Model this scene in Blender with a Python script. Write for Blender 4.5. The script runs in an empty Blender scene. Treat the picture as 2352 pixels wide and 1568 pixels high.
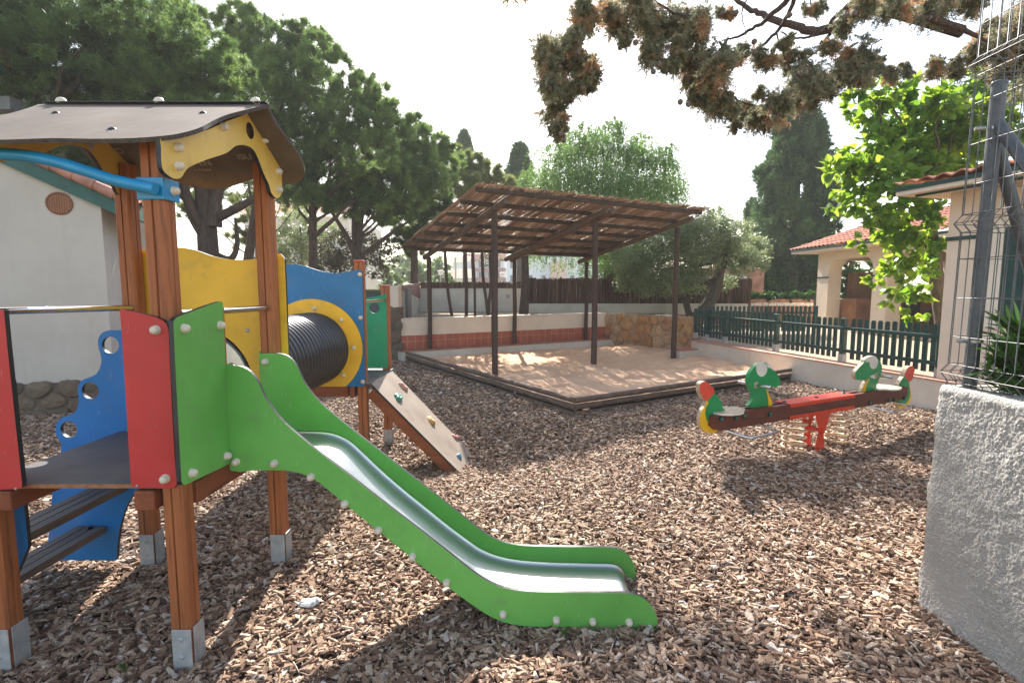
import bpy, bmesh, math, random
import numpy as np
from mathutils import Vector, Matrix
random.seed(7); rng = np.random.default_rng(11)
S = bpy.context.scene; COL = S.collection
PI = math.pi
# ------------------------------------------------------------------ camera geometry (survey of the photograph)
FL, TH, H = 1220.0, math.atan(0.1), 1.7
CT, ST = math.cos(TH), math.sin(TH)
def ray(u, v):
    a = (v-784)/FL
    return Vector(((u-1176)/FL, CT-a*ST, -ST-a*CT))
def PY(u, v, Y):
    d = ray(u, v); return Vector((0, 0, H)) + d*(Y/d.y)
def PX(u, v, X):
    d = ray(u, v); return Vector((0, 0, H)) + d*(X/d.x)
def PZ(u, v, z=0.0):
    d = ray(u, v); return Vector((0, 0, H)) + d*((z-H)/d.z)
def PP(u, v, p0, n):
    d = ray(u, v); n = Vector(n); c = Vector((0, 0, H))
    return c + d*((Vector(p0)-c).dot(n)/d.dot(n))
def zc(pts, ox, oy, s):            # survey crop coordinates -> survey units
    return [((ox+x/s)/1.7415, (oy+y/s)/1.7415) for x, y in pts]
# ------------------------------------------------------------------ object helpers
def tag(o, label=None, cat=None, group=None, kind=None):
    if label: o['label'] = label
    if cat: o['category'] = cat
    if group: o['group'] = group
    if kind: o['kind'] = kind
    return o
def thing(name, loc, label, cat, group=None):
    o = bpy.data.objects.new(name, None); COL.objects.link(o)
    o.location = loc; o.empty_display_size = .2
    return tag(o, label, cat, group)
def link(name, me, mats, parent=None):
    o = bpy.data.objects.new(name, me); COL.objects.link(o)
    if mats is not None:
        for m in (mats if isinstance(mats, (list, tuple)) else [mats]): me.materials.append(m)
    if parent is not None:
        o.parent = parent
        if parent.type == 'EMPTY': o.matrix_parent_inverse = Matrix.Translation(-Vector(parent.location))
    return o
class MB:
    def __init__(s): s.v = []; s.f = []; s.m = []; s.sm = []
    def add(s, vs, fs, m=0, smooth=False):
        b = len(s.v); s.v += [tuple(p) for p in vs]
        for f in fs: s.f.append([i+b for i in f]); s.m.append(m); s.sm.append(smooth)
    def box(s, c, size, rz=0, m=0, ax=None):
        c = Vector(c); hx, hy, hz = [q/2 for q in size]
        if ax is None: X = Vector((math.cos(rz), math.sin(rz), 0)); Y = Vector((-math.sin(rz), math.cos(rz), 0)); Z = Vector((0, 0, 1))
        else: X, Y, Z = [Vector(q).normalized() for q in ax]
        vs = [c+X*a*hx+Y*b*hy+Z*d*hz for d in (-1, 1) for a, b in ((-1, -1), (1, -1), (1, 1), (-1, 1))]
        s.add(vs, [(3, 2, 1, 0), (4, 5, 6, 7), (0, 1, 5, 4), (1, 2, 6, 5), (2, 3, 7, 6), (3, 0, 4, 7)], m)
        return s
    def bar(s, a, b, w, h, m=0, up=(0, 0, 1)):
        a = Vector(a); b = Vector(b); X = (b-a); L = X.length; X.normalize()
        Y = Vector(up).cross(X).normalized(); Z = X.cross(Y)
        return s.box((a+b)/2, (L, w, h), m=m, ax=(X, Y, Z))
    def tube(s, pts, r, n=10, m=0, caps=True, closed=False):
        pts = [Vector(p) for p in pts]; k = len(pts)
        if not hasattr(r, '__len__'): r = [r]*k
        rings = []; prevN = None
        for i, p in enumerate(pts):
            if closed: t = pts[(i+1) % k]-pts[i-1]
            else: t = pts[min(i+1, k-1)]-pts[max(i-1, 0)]
            t.normalize()
            if prevN is None:
                q = Vector((0, 0, 1)) if abs(t.z) < .9 else Vector((1, 0, 0))
                N = t.cross(q).normalized()
            else:
                N = (prevN-t*prevN.dot(t)).normalized()
            B = t.cross(N); prevN = N
            rings.append([p+(N*math.cos(2*PI*j/n)+B*math.sin(2*PI*j/n))*r[i] for j in range(n)])
        vs = [q for g in rings for q in g]; fs = []
        for i in range(k if closed else k-1):
            a = i*n; b = ((i+1) % k)*n
            for j in range(n): fs.append((a+j, a+(j+1) % n, b+(j+1) % n, b+j))
        s.add(vs, fs, m, True)
        if caps and not closed:
            s.add(rings[0], [tuple(reversed(range(n)))], m); s.add(rings[-1], [tuple(range(n))], m)
        return s
    def lathe(s, c, axis, prof, n=14, m=0):
        c = Vector(c); A = Vector(axis).normalized(); q = Vector((0, 0, 1)) if abs(A.z) < .9 else Vector((1, 0, 0))
        N = A.cross(q).normalized(); B = A.cross(N); vs = []; fs = []
        for h, r in prof:
            for j in range(n): vs.append(c+A*h+(N*math.cos(2*PI*j/n)+B*math.sin(2*PI*j/n))*r)
        for i in range(len(prof)-1):
            for j in range(n): fs.append((i*n+j, i*n+(j+1) % n, (i+1)*n+(j+1) % n, (i+1)*n+j))
        s.add(vs, fs, m, True)
        s.add([vs[j] for j in range(n)], [tuple(reversed(range(n)))], m)
        s.add([vs[-n+j] for j in range(n)], [tuple(range(n))], m, True)
        return s
    def ball(s, c, r, m=0, jit=0, seg=8):
        if not hasattr(r, '__len__'): r = (r, r, r)
        vs = []; fs = []; R = seg//2+1
        vs.append((c[0], c[1], c[2]-r[2]))
        for i in range(1, R):
            ph = -PI/2+PI*i/R
            for j in range(seg):
                k = 1+random.uniform(-jit, jit)
                vs.append((c[0]+r[0]*k*math.cos(ph)*math.cos(2*PI*j/seg), c[1]+r[1]*k*math.cos(ph)*math.sin(2*PI*j/seg), c[2]+r[2]*k*math.sin(ph)))
        vs.append((c[0], c[1], c[2]+r[2])); T = len(vs)-1
        for j in range(seg):
            fs.append((0, 1+(j+1) % seg, 1+j)); fs.append((T, T-seg+j, T-seg+(j+1) % seg))
        for i in range(R-2):
            for j in range(seg):
                a = 1+i*seg; fs.append((a+j, a+(j+1) % seg, a+seg+(j+1) % seg, a+seg+j))
        s.add(vs, fs, m, jit == 0); return s
    def build(s, name, mats, parent=None, bevel=0, smooth=None):
        me = bpy.data.meshes.new(name); me.from_pydata(s.v, [], s.f); me.update()
        me.polygons.foreach_set('material_index', s.m)
        me.polygons.foreach_set('use_smooth', s.sm if smooth is None else [smooth]*len(s.sm))
        o = link(name, me, mats, parent)
        if bevel:
            md = o.modifiers.new('bevel', 'BEVEL'); md.width = bevel; md.segments = 2; md.limit_method = 'ANGLE'; md.angle_limit = .7
        return o
def catmull(pts, n=4, closed=True):
    pts = [Vector(p) for p in pts]; k = len(pts); out = []
    for i in range(k if closed else k-1):
        if closed: a, b, c, d = pts[i-1], pts[i], pts[(i+1) % k], pts[(i+2) % k]
        else: a, b, c, d = pts[max(i-1, 0)], pts[i], pts[i+1], pts[min(i+2, k-1)]
        for j in range(n):
            t = j/n
            out.append(.5*((2*b)+(c-a)*t+(2*a-5*b+4*c-d)*t*t+(3*b-a-3*c+d)*t**3))
    if not closed: out.append(pts[-1])
    return out
def circ(c, e1, e2, r, n=28):
    c = Vector(c); e1 = Vector(e1).normalized(); e2 = Vector(e2).normalized()
    return [c+(e1*math.cos(2*PI*i/n)+e2*math.sin(2*PI*i/n))*r for i in range(n)]
def plate(name, outline, nrm, th, mats, parent=None, holes=(), sm=0, bevel=.002):
    """a flat board: outline (3D points in one plane), thickness th towards -nrm; slot 0 faces, slot 1 edge"""
    nrm = Vector(nrm).normalized()
    if sm: outline = catmull(outline, sm)
    loops = [[Vector(p) for p in outline]]+[[Vector(p) for p in h] for h in holes]
    p0 = loops[0][0]
    bm = bmesh.new(); ed = []; vl = []
    for L in loops:
        vs = [bm.verts.new(p-nrm*(p-p0).dot(nrm)) for p in L]; vl.append(vs)
        for i in range(len(vs)): ed.append(bm.edges.new((vs[i], vs[(i+1) % len(vs)])))
    bmesh.ops.triangle_fill(bm, use_beauty=True, edges=ed, normal=nrm)
    bm.normal_update()
    front = list(bm.faces)
    for f in front:
        if f.normal.dot(nrm) < 0: f.normal_flip()
        f.material_index = 0
    mp = {v: bm.verts.new(v.co-nrm*th) for L in vl for v in L}
    for f in front:
        g = bm.faces.new([mp[v] for v in reversed(f.verts)]); g.material_index = 0
    for li, L in enumerate(vl):
        for i in range(len(L)):
            a, b = L[i], L[(i+1) % len(L)]
            g = bm.faces.new((a, b, mp[b], mp[a])); g.material_index = 1
    bmesh.ops.recalc_face_normals(bm, faces=bm.faces)
    me = bpy.data.meshes.new(name); bm.to_mesh(me); bm.free()
    return link(name, me, mats, parent)
def npmesh(name, V, F, mats, parent=None, attr=None, smooth=False, sizes=None):
    """V (n,3) floats; F (m,k) ints; attr: dict name -> per vertex floats"""
    me = bpy.data.meshes.new(name); V = np.ascontiguousarray(V, dtype=np.float32)
    me.vertices.add(len(V)); me.vertices.foreach_set('co', V.ravel())
    F = np.ascontiguousarray(F, dtype=np.int32); m, k = F.shape
    me.loops.add(m*k); me.loops.foreach_set('vertex_index', F.ravel())
    me.polygons.add(m); me.polygons.foreach_set('loop_start', np.arange(0, m*k, k, dtype=np.int32))
    me.polygons.foreach_set('use_smooth', np.full(m, smooth))
    me.update(calc_edges=True)
    if attr:
        for nm, arr in attr.items():
            at = me.attributes.new(nm, 'FLOAT', 'POINT'); at.data.foreach_set('value', np.ascontiguousarray(arr, dtype=np.float32))
    return link(name, me, mats, parent)
def vnoise(x, y, seed=0):
    r = np.random.default_rng(seed).random((64, 64)); xi = np.floor(x).astype(int); yi = np.floor(y).astype(int)
    fx = x-xi; fy = y-yi; fx = fx*fx*(3-2*fx); fy = fy*fy*(3-2*fy)
    g = lambda a, b: r[a % 64, b % 64]
    return (g(xi, yi)*(1-fx)+g(xi+1, yi)*fx)*(1-fy)+(g(xi, yi+1)*(1-fx)+g(xi+1, yi+1)*fx)*fy-.5
# ------------------------------------------------------------------ materials
class NT:
    def __init__(s, name):
        s.m = bpy.data.materials.new(name); s.m.use_nodes = True; s.t = s.m.node_tree; s.n = s.t.nodes; s.l = s.t.links
        s.b = s.n['Principled BSDF']; s.out = s.n['Material Output']
    def new(s, ty, **kw):
        n = s.n.new(ty)
        for k, v in kw.items():
            if k.startswith('i_'):
                key = k[2:].replace('_', ' '); n.inputs[int(key) if key.isdigit() else key].default_value = v
            else: setattr(n, k, v)
        return n
    def lk(s, a, b): s.l.new(a, b)
    def coord(s, kind='Object'): return s.new('ShaderNodeTexCoord').outputs[kind]
    def mapping(s, vec, scale=(1, 1, 1), rot=(0, 0, 0)):
        n = s.new('ShaderNodeMapping'); n.inputs['Scale'].default_value = scale; n.inputs['Rotation'].default_value = rot
        s.lk(vec, n.inputs['Vector']); return n.outputs[0]
    def noise(s, vec, scale, detail=4, rough=.55, out='Fac'):
        n = s.new('ShaderNodeTexNoise'); n.inputs['Scale'].default_value = scale; n.inputs['Detail'].default_value = detail; n.inputs['Roughness'].default_value = rough
        if vec is not None: s.lk(vec, n.inputs['Vector'])
        return n.outputs[out]
    def ramp(s, fac, stops, interp='LINEAR'):
        n = s.new('ShaderNodeValToRGB'); s.lk(fac, n.inputs[0]); cr = n.color_ramp; cr.interpolation = interp
        while len(cr.elements) < len(stops): cr.elements.new(.5)
        for e, (p, c) in zip(cr.elements, stops): e.position = p; e.color = (*c, 1) if len(c) == 3 else c
        return n.outputs[0]
    def mix(s, fac, a, b, mode='MIX'):
        n = s.new('ShaderNodeMix', data_type='RGBA', blend_type=mode)
        if isinstance(fac, (int, float)): n.inputs[0].default_value = fac
        else: s.lk(fac, n.inputs[0])
        for k, q in ((6, a), (7, b)):
            if isinstance(q, tuple): n.inputs[k].default_value = (*q, 1)
            else: s.lk(q, n.inputs[k])
        return n.outputs[2]
    def math(s, op, a, b=None):
        n = s.new('ShaderNodeMath', operation=op)
        for i, q in enumerate((a, b)):
            if q is None: continue
            if isinstance(q, (int, float)): n.inputs[i].default_value = q
            else: s.lk(q, n.inputs[i])
        return n.outputs[0]
    def bump(s, h, strength=.3, dist=.01):
        n = s.new('ShaderNodeBump'); n.inputs['Strength'].default_value = strength; n.inputs['Distance'].default_value = dist
        s.lk(h, n.inputs['Height']); s.lk(n.outputs[0], s.b.inputs['Normal']); return n.outputs[0]
    def col(s, c):
        if isinstance(c, tuple): s.b.inputs['Base Color'].default_value = (*c, 1)
        else: s.lk(c, s.b.inputs['Base Color'])
    def set(s, **kw):
        for k, v in kw.items(): s.b.inputs[k.replace('_', ' ')].default_value = v
def board(name, c, rough=.42):      # high pressure laminate board: pebbled face, scuffs
    t = NT(name); o = t.coord(); n1 = t.noise(o, 2.5, 3); n2 = t.noise(o, 60, 2)
    d = tuple(q*.86 for q in c); l = tuple(min(1, q*1.08+.006) for q in c)
    cc = t.ramp(n1, [(.3, d), (.7, l)])
    sc = t.noise(t.mapping(o, (6, 6, 1.2), (0, .5, 0)), 9, 6, .7)
    cc = t.mix(t.ramp(sc, [(.63, (0, 0, 0)), (.70, (.5, .5, .5))]), cc, tuple(min(1, q*.6+.3) for q in c))
    dirt = t.noise(o, 7, 5, .7)
    cc = t.mix(t.ramp(dirt, [(.54, (0, 0, 0)), (.8, (.38, .38, .38))]), cc, (.16, .14, .11))
    t.col(cc); t.set(Roughness=rough); t.b.inputs['Specular IOR Level'].default_value = .35
    t.bump(t.noise(o, 340, 2), .25, .002); return t.m
def plain(name, c, rough=.6, metal=0, nscale=12, amp=.18, bump=.15, bs=60, bd=.004):
    t = NT(name); o = t.coord(); n = t.noise(o, nscale, 5)
    t.col(t.ramp(n, [(.3, tuple(q*(1-amp) for q in c)), (.7, tuple(min(1, q*(1+amp)) for q in c))]))
    t.set(Roughness=rough, Metallic=metal)
    if bump: t.bump(t.noise(o, bs, 4), bump, bd)
    return t.m
def wood(name, c1, c2, axis='z', rough=.62, dark=(.03, .012, .006)):
    t = NT(name); o = t.coord()
    sc = {'z': (1, 1, .06), 'x': (.06, 1, 1), 'y': (1, .06, 1)}[axis]
    m = t.mapping(o, sc); n = t.noise(m, 55, 5, .6); n2 = t.noise(t.mapping(o, sc), 14, 3)
    c = t.mix(t.ramp(n2, [(.35, (0, 0, 0)), (.65, (1, 1, 1))]), c1, c2)
    c = t.mix(t.ramp(n, [(.30, (.55, .55, .55)), (.48, (0, 0, 0))]), c, dark)
    kn = t.new('ShaderNodeTexVoronoi'); kn.inputs['Scale'].default_value = 4.0
    ks = {'z': (1, 1, .5), 'x': (.5, 1, 1), 'y': (1, .5, 1)}[axis]
    t.lk(t.mapping(o, ks), kn.inputs['Vector'])
    c = t.mix(t.ramp(kn.outputs['Distance'], [(.03, (.8, .8, .8)), (.075, (0, 0, 0))]), c, dark)
    t.col(c); t.set(Roughness=rough); t.bump(n, .35, .003); return t.m
def leafmat(name, c1, c2, trans=.35, rough=.5, spec=.3, tc=None):
    t = NT(name); a = t.new('ShaderNodeAttribute', attribute_name='rnd'); f = a.outputs['Fac']
    c = t.ramp(f, [(0, c1), (1, c2)]); t.col(c); t.set(Roughness=rough); t.b.inputs['Specular IOR Level'].default_value = spec
    tr = t.new('ShaderNodeBsdfTranslucent')
    if tc: t.lk(t.ramp(f, [(0, tc[0]), (1, tc[1])]), tr.inputs['Color'])
    else: t.lk(c, tr.inputs['Color'])
    mx = t.new('ShaderNodeMixShader'); mx.inputs[0].default_value = trans
    t.lk(t.b.outputs[0], mx.inputs[1]); t.lk(tr.outputs[0], mx.inputs[2]); t.lk(mx.outputs[0], t.out.inputs['Surface'])
    return t.m
M = {}
M['green'] = board('green_board', (.145, .44, .085)); M['green2'] = board('sea_green_board', (.02, .30, .12))
M['red'] = board('red_board', (.50, .035, .035)); M['yellow'] = board('yellow_board', (.90, .53, .04))
M['yellow_l'] = board('yellow_gable_board', (.80, .52, .10)); M['blue'] = board('blue_board', (.014, .17, .42))
M['edge'] = plain('black_board_edge', (.018, .018, .022), .45, amp=.3)
M['brown_bd'] = board('brown_film_plywood', (.10, .072, .055), .85)
t = NT('stained_roof_ply'); o = t.coord(); c = t.ramp(t.noise(t.mapping(o, (1, .6, 1)), 3.5, 6, .7), [(.3, (.11, .085, .066)), (.55, (.155, .122, .096)), (.75, (.21, .17, .14))]); st = t.noise(t.mapping(o, (.5, 5, 1)), 5, 6, .75); c = t.mix(t.ramp(st, [(.55, (0, 0, 0)), (.75, (.6, .6, .6))]), c, (.20, .17, .14)); t.col(c); t.set(Roughness=.82); t.b.inputs['Specular IOR Level'].default_value = .3; t.bump(t.noise(o, 260, 2), .25, .002); M['brown_bd'] = t.m
M['plyedge'] = plain('plywood_edge', (.07, .055, .045), .8, nscale=90, amp=.6)
M['cap'] = plain('cream_plastic_cap', (.66, .58, .46), .4, amp=.08, bump=0)
M['post'] = wood('stained_post_wood', (.43, .14, .042), (.33, .10, .03))
M['beam_y'] = wood('stained_beam_wood', (.27, .075, .024), (.20, .05, .018), 'y')
M['beam_x'] = wood('stained_ramp_wood', (.30, .085, .025), (.23, .06, .018), 'x')
M['endgrain'] = plain('end_grain_wood', (.30, .13, .06), .8, nscale=40, amp=.35)
M['step'] = wood('weathered_step_wood', (.12, .085, .065), (.17, .13, .10), 'y')
def steel(name, c, r, sc):
    t = NT(name); o = t.coord(); n = t.noise(t.mapping(o, sc), 40, 5); t.col(c)
    t.set(Metallic=1.0); t.lk(t.ramp(n, [(.3, (r*.75,)*3), (.7, (r*1.3,)*3)]), t.b.inputs['Roughness'])
    t.bump(n, .06, .002); return t.m
M['steel'] = steel('polished_steel', (.62, .62, .62), .14, (1, 1, 1))
M['chute'] = steel('brushed_chute_steel', (.60, .61, .61), .36, (.4, 9, .4))
t = NT('galvanised_steel'); o = t.coord(); vv = t.new('ShaderNodeTexVoronoi'); vv.inputs['Scale'].default_value = 70; t.lk(o, vv.inputs['Vector'])
t.col(t.mix(.25, t.ramp(t.noise(o, 18, 5), [(.3, (.33, .35, .36)), (.7, (.50, .51, .51))]), t.ramp(vv.outputs['Distance'], [(0, (.4, .4, .4)), (1, (.6, .6, .6))]), 'OVERLAY')); t.set(Metallic=.35, Roughness=.55); M['galv'] = t.m
M['bluepaint'] = plain('glossy_blue_paint', (.012, .25, .50), .22, amp=.1, bump=.05)
M['tunnel'] = plain('black_ribbed_plastic', (.022, .024, .028), .32, amp=.3, bump=.05)
M['liner'] = plain('white_tunnel_liner', (.82, .82, .79), .45, amp=.08, bump=0)
M['text'] = plain('faded_white_print', (.42, .36, .30), .7, bump=0)
t = NT('white_stucco'); o = t.coord(); n = t.noise(o, 1.3, 6, .6)
c = t.ramp(n, [(.3, (.55, .50, .42)), (.7, (.70, .64, .55))])
st = t.noise(t.mapping(o, (9, 9, .5)), 1.6, 5, .7); c = t.mix(t.ramp(st, [(.56, (0, 0, 0)), (.78, (.32, .32, .32))]), c, (.34, .27, .2))
t.col(c); t.set(Roughness=.9); t.bump(t.noise(o, 45, 6, .65), .5, .01); M['stucco'] = t.m
t = NT('rough_white_render'); o = t.coord()
n = t.noise(o, 95, 4, .6); n2 = t.noise(t.mapping(o, (1, 1, 3)), 34, 4)
t.col(t.ramp(t.noise(o, 2.2, 5), [(.3, (.50, .48, .43)), (.7, (.63, .60, .55))])); t.set(Roughness=.92)
t.bump(t.math('ADD', t.ramp(n, [(.4, (0, 0, 0)), (.62, (1, 1, 1))]), t.math('MULTIPLY', n2, .9)), 1.0, .007); M['render'] = t.m
M['cream'] = plain('cream_wall_paint', (.74, .62, .49), .9, nscale=2, amp=.07, bump=.25, bs=30)
t = NT('white_house_paint'); o = t.coord(); c = t.ramp(t.noise(o, 1.1, 6, .65), [(.3, (.47, .43, .375)), (.7, (.56, .52, .46))]); st = t.noise(t.mapping(o, (5, 5, .35)), 1.5, 6, .7); c = t.mix(t.ramp(st, [(.52, (0, 0, 0)), (.8, (.3, .3, .3))]), c, (.36, .32, .27)); t.col(c); t.set(Roughness=.92); t.bump(t.noise(o, 40, 5), .4, .008); M['whitehouse'] = t.m
M['tile'] = plain('terracotta_tile', (.42, .14, .08), .75, nscale=5, amp=.4, bump=.3, bs=30)
M['dkgreen'] = plain('dark_green_paint', (.008, .052, .046), .42, nscale=8, amp=.3, bump=.08)
M['fasciag'] = plain('green_fascia_paint', (.01, .085, .07), .5, nscale=8, amp=.2)
M['concrete'] = plain('grey_concrete', (.42, .38, .33), .9, nscale=3, amp=.25, bump=.3)
M['whitewall'] = plain('old_white_plaster', (.62, .57, .49), .92, nscale=1.1, amp=.2, bump=.3)
M['rust'] = plain('red_brown_sheet', (.17, .055, .045), .7, nscale=6, amp=.3)
M['greysteel'] = plain('grey_paint_steel', (.085, .09, .10), .4, nscale=30, amp=.25, bump=.2)
M['wire'] = plain('grey_wire', (.13, .13, .13), .45, .4, bump=0)
M['clamp'] = plain('zinc_clamp', (.4, .4, .38), .35, .9, nscale=60, bump=0)
M['log'] = wood('grey_brown_log', (.17, .12, .09), (.11, .075, .055), 'x', .85)
M['purlin'] = wood('dark_purlin_log', (.085, .062, .045), (.05, .036, .026), 'x', .85)
M['logz'] = wood('dark_brown_pole', (.085, .05, .036), (.055, .034, .026), 'z', .8)
M['trunk'] = None
def bark(name, c1, c2, sc=6):
    t = NT(name); o = t.coord(); m = t.mapping(o, (1, 1, .25)); v = t.new('ShaderNodeTexVoronoi'); v.inputs['Scale'].default_value = sc; t.lk(m, v.inputs['Vector'])
    n = t.noise(m, sc*2.5, 6, .65); t.col(t.ramp(n, [(.3, c1), (.7, c2)])); t.set(Roughness=.92)
    t.bump(t.math('ADD', n, v.outputs['Distance']), .9, .04); return t.m
M['pinebark'] = bark('pine_bark', (.035, .024, .019), (.13, .085, .062))
M['greybark'] = bark('grey_bark', (.05, .04, .03), (.15, .12, .09), 9)
M['twig'] = bark('twig_bark', (.05, .032, .025), (.16, .10, .075), 30)
M['pine'] = leafmat('pine_needles', (.05, .11, .028), (.30, .42, .12), .52)
M['pine_l'] = leafmat('pale_pine_needles', (.14, .18, .055), (.32, .36, .13), .52)
M['pine_d'] = leafmat('dark_pine_needles', (.03, .07, .022), (.16, .25, .07), .44)
M['cypress'] = leafmat('cypress_scales', (.02, .065, .028), (.16, .26, .09), .38)
M['pepper'] = leafmat('pepper_tree_leaves', (.09, .19, .045), (.27, .40, .11), .52)
M['olive'] = leafmat('olive_leaves', (.11, .16, .055), (.46, .52, .28), .46, .38, .5)
M['mulberry'] = leafmat('mulberry_leaves', (.02, .075, .012), (.12, .27, .03), .46, .38, .4, ((.14, .36, .02), (.62, .76, .07)))
M['oleander'] = leafmat('oleander_leaves', (.03, .085, .015), (.09, .19, .035), .3, .35, .5)
M['ivy'] = leafmat('ivy_leaves', (.02, .07, .012), (.08, .20, .03), .35)
M['hillgreen'] = leafmat('hillside_leaves', (.09, .14, .045), (.20, .27, .09), .35)
M['shrubdark'] = leafmat('dark_shrub_leaves', (.035, .045, .022), (.11, .10, .055), .3)
t = NT('dry_cypress_foliage'); a = t.new('ShaderNodeAttribute', attribute_name='rnd')
c = t.ramp(a.outputs['Fac'], [(0, (.15, .165, .10)), (.55, (.38, .37, .24)), (.75, (.47, .35, .22)), (1, (.58, .32, .17))])
t.col(c); t.set(Roughness=.7); tr = t.new('ShaderNodeBsdfTranslucent'); t.lk(c, tr.inputs['Color']); mx = t.new('ShaderNodeMixShader'); mx.inputs[0].default_value = .42
t.lk(t.b.outputs[0], mx.inputs[1]); t.lk(tr.outputs[0], mx.inputs[2]); t.lk(mx.outputs[0], t.out.inputs['Surface']); M['drycyp'] = t.m
# bark mulch
t = NT('bark_chips'); a = t.new('ShaderNodeAttribute', attribute_name='rnd'); o = t.coord()
c = t.ramp(a.outputs['Fac'], [(0, (.09, .045, .027)), (.24, (.23, .128, .076)), (.50, (.38, .245, .155)), (.76, (.51, .365, .25)), (.94, (.63, .49, .37)), (1, (.70, .62, .54))])
c = t.mix(t.ramp(t.noise(o, 160, 4), [(.35, (.55, .55, .55)), (.6, (0, 0, 0))]), c, (.07, .036, .022))
t.col(c); t.set(Roughness=.85); t.bump(t.noise(o, 200, 4), .6, .004); M['chips'] = t.m
t = NT('bark_litter'); o = t.coord(); v = t.new('ShaderNodeTexVoronoi'); v.inputs['Scale'].default_value = 34; t.lk(t.mapping(o, (1, .6, 1)), v.inputs['Vector'])
sx = t.new('ShaderNodeSeparateColor'); t.lk(v.outputs['Color'], sx.inputs[0])
c = t.ramp(sx.outputs[0], [(0, (.035, .019, .012)), (.5, (.09, .05, .03)), (1, (.17, .10, .065))]); t.col(c); t.set(Roughness=.95)  # darkened colour paints extra shade into the gaps between chips
t.bump(v.outputs['Distance'], 1, .03); M['litter'] = t.m
t = NT('sand'); o = t.coord(); n = t.noise(o, 1.4, 5); g = t.noise(o, 420, 2)
c = t.ramp(n, [(.3, (.62, .39, .24)), (.7, (.74, .50, .33))]); c = t.mix(.18, c, t.ramp(g, [(.3, (.2, .1, .06)), (.7, (.9, .7, .5))]), 'OVERLAY')
t.col(c); t.set(Roughness=.95); t.bump(t.noise(o, 24, 6, .6), .5, .03); M['sand'] = t.m
t = NT('gravel'); o = t.coord(); n = t.noise(o, 60, 5, .7); t.col(t.ramp(n, [(.3, (.24, .18, .12)), (.7, (.46, .38, .28))])); t.set(Roughness=.95); t.bump(n, .6, .01); M['gravel'] = t.m
t = NT('dry_ground'); o = t.coord(); n = t.noise(o, .5, 6, .7); t.col(t.ramp(n, [(.3, (.17, .15, .07)), (.7, (.33, .30, .17))])); t.set(Roughness=.95); M['dry'] = t.m
t = NT('hillside'); o = t.coord(); n = t.noise(o, .12, 8, .7); t.col(t.ramp(n, [(.35, (.07, .10, .035)), (.6, (.27, .29, .12))])); t.set(Roughness=.95); M['hill'] = t.m
def stonemat(name, cs):
    t = NT(name); a = t.new('ShaderNodeNewGeometry'); o = t.coord()
    c = t.ramp(a.outputs['Random Per Island'], [(i/(len(cs)-1), q) for i, q in enumerate(cs)])
    c = t.mix(t.ramp(t.noise(o, 11, 6, .7), [(.35, (.5, .5, .5)), (.62, (0, 0, 0))]), c, (.09, .05, .03)); t.col(c); t.set(Roughness=.9)
    t.bump(t.noise(o, 26, 6, .7), .8, .02); return t.m
M['stone'] = stonemat('golden_stone', [(.40, .19, .08), (.58, .34, .15), (.46, .24, .12), (.60, .42, .26), (.52, .27, .11), (.50, .36, .24)])
M['stone_d'] = stonemat('dark_stone', [(.10, .085, .06), (.2, .16, .11), (.15, .1, .07), (.28, .22, .15)])
M['mortar'] = plain('mortar', (.36, .26, .18), .95, nscale=20, amp=.3)
def tilewall(name, D, c, gr, sz=.2):
    t = NT(name); o = t.coord(); dp = t.new('ShaderNodeVectorMath', operation='DOT_PRODUCT'); t.lk(o, dp.inputs[0]); dp.inputs[1].default_value = D
    sp = t.new('ShaderNodeSeparateXYZ'); t.lk(o, sp.inputs[0]); cb = t.new('ShaderNodeCombineXYZ'); t.lk(dp.outputs['Value'], cb.inputs[0]); t.lk(sp.outputs[2], cb.inputs[1])
    b = t.new('ShaderNodeTexBrick', offset=0.0); t.lk(cb.outputs[0], b.inputs['Vector']); b.inputs['Scale'].default_value = 1
    b.inputs['Brick Width'].default_value = sz; b.inputs['Row Height'].default_value = sz*1.05; b.inputs['Mortar Size'].default_value = .006
    b.inputs['Color1'].default_value = (*c, 1); b.inputs['Color2'].default_value = (*[q*.82 for q in c], 1); b.inputs['Mortar'].default_value = (*gr, 1)
    t.col(t.mix(.3, b.outputs[0], t.ramp(t.noise(o, 4, 5), [(.3, (.3, .3, .3)), (.7, (.7, .7, .7))]), 'OVERLAY')); t.set(Roughness=.6); t.bump(b.outputs['Fac'], -.3, .004); return t.m
t = NT('reed'); a = t.new('ShaderNodeAttribute', attribute_name='rnd'); c = t.ramp(a.outputs['Fac'], [(0, (.22, .15, .11)), (.6, (.50, .37, .28)), (1, (.70, .57, .46))]); t.col(c); t.set(Roughness=.8)
tr = t.new('ShaderNodeBsdfTranslucent'); t.lk(c, tr.inputs['Color']); mx = t.new('ShaderNodeMixShader'); mx.inputs[0].default_value = .55; t.lk(t.b.outputs[0], mx.inputs[1]); t.lk(tr.outputs[0], mx.inputs[2]); t.lk(mx.outputs[0], t.out.inputs['Surface']); M['reed'] = t.m
t = NT('heather_screen'); a = t.new('ShaderNodeAttribute', attribute_name='rnd'); c = t.ramp(a.outputs['Fac'], [(0, (.05, .028, .02)), (.7, (.14, .075, .05)), (1, (.30, .2, .15))]); t.col(c); t.set(Roughness=.9); M['heather'] = t.m
M['sgreen'] = plain('seesaw_green_paint', (.012, .28, .085), .3, nscale=10, amp=.12, bump=.08)
M['syellow'] = plain('seesaw_yellow_paint', (.85, .50, .015), .3, nscale=10, amp=.08, bump=.08)
M['sred'] = plain('seesaw_red_paint', (.68, .075, .045), .35, nscale=10, amp=.12, bump=.08)
M['sorange'] = plain('seesaw_red_steel', (.66, .05, .02), .35, nscale=10, amp=.12, bump=.05)
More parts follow.
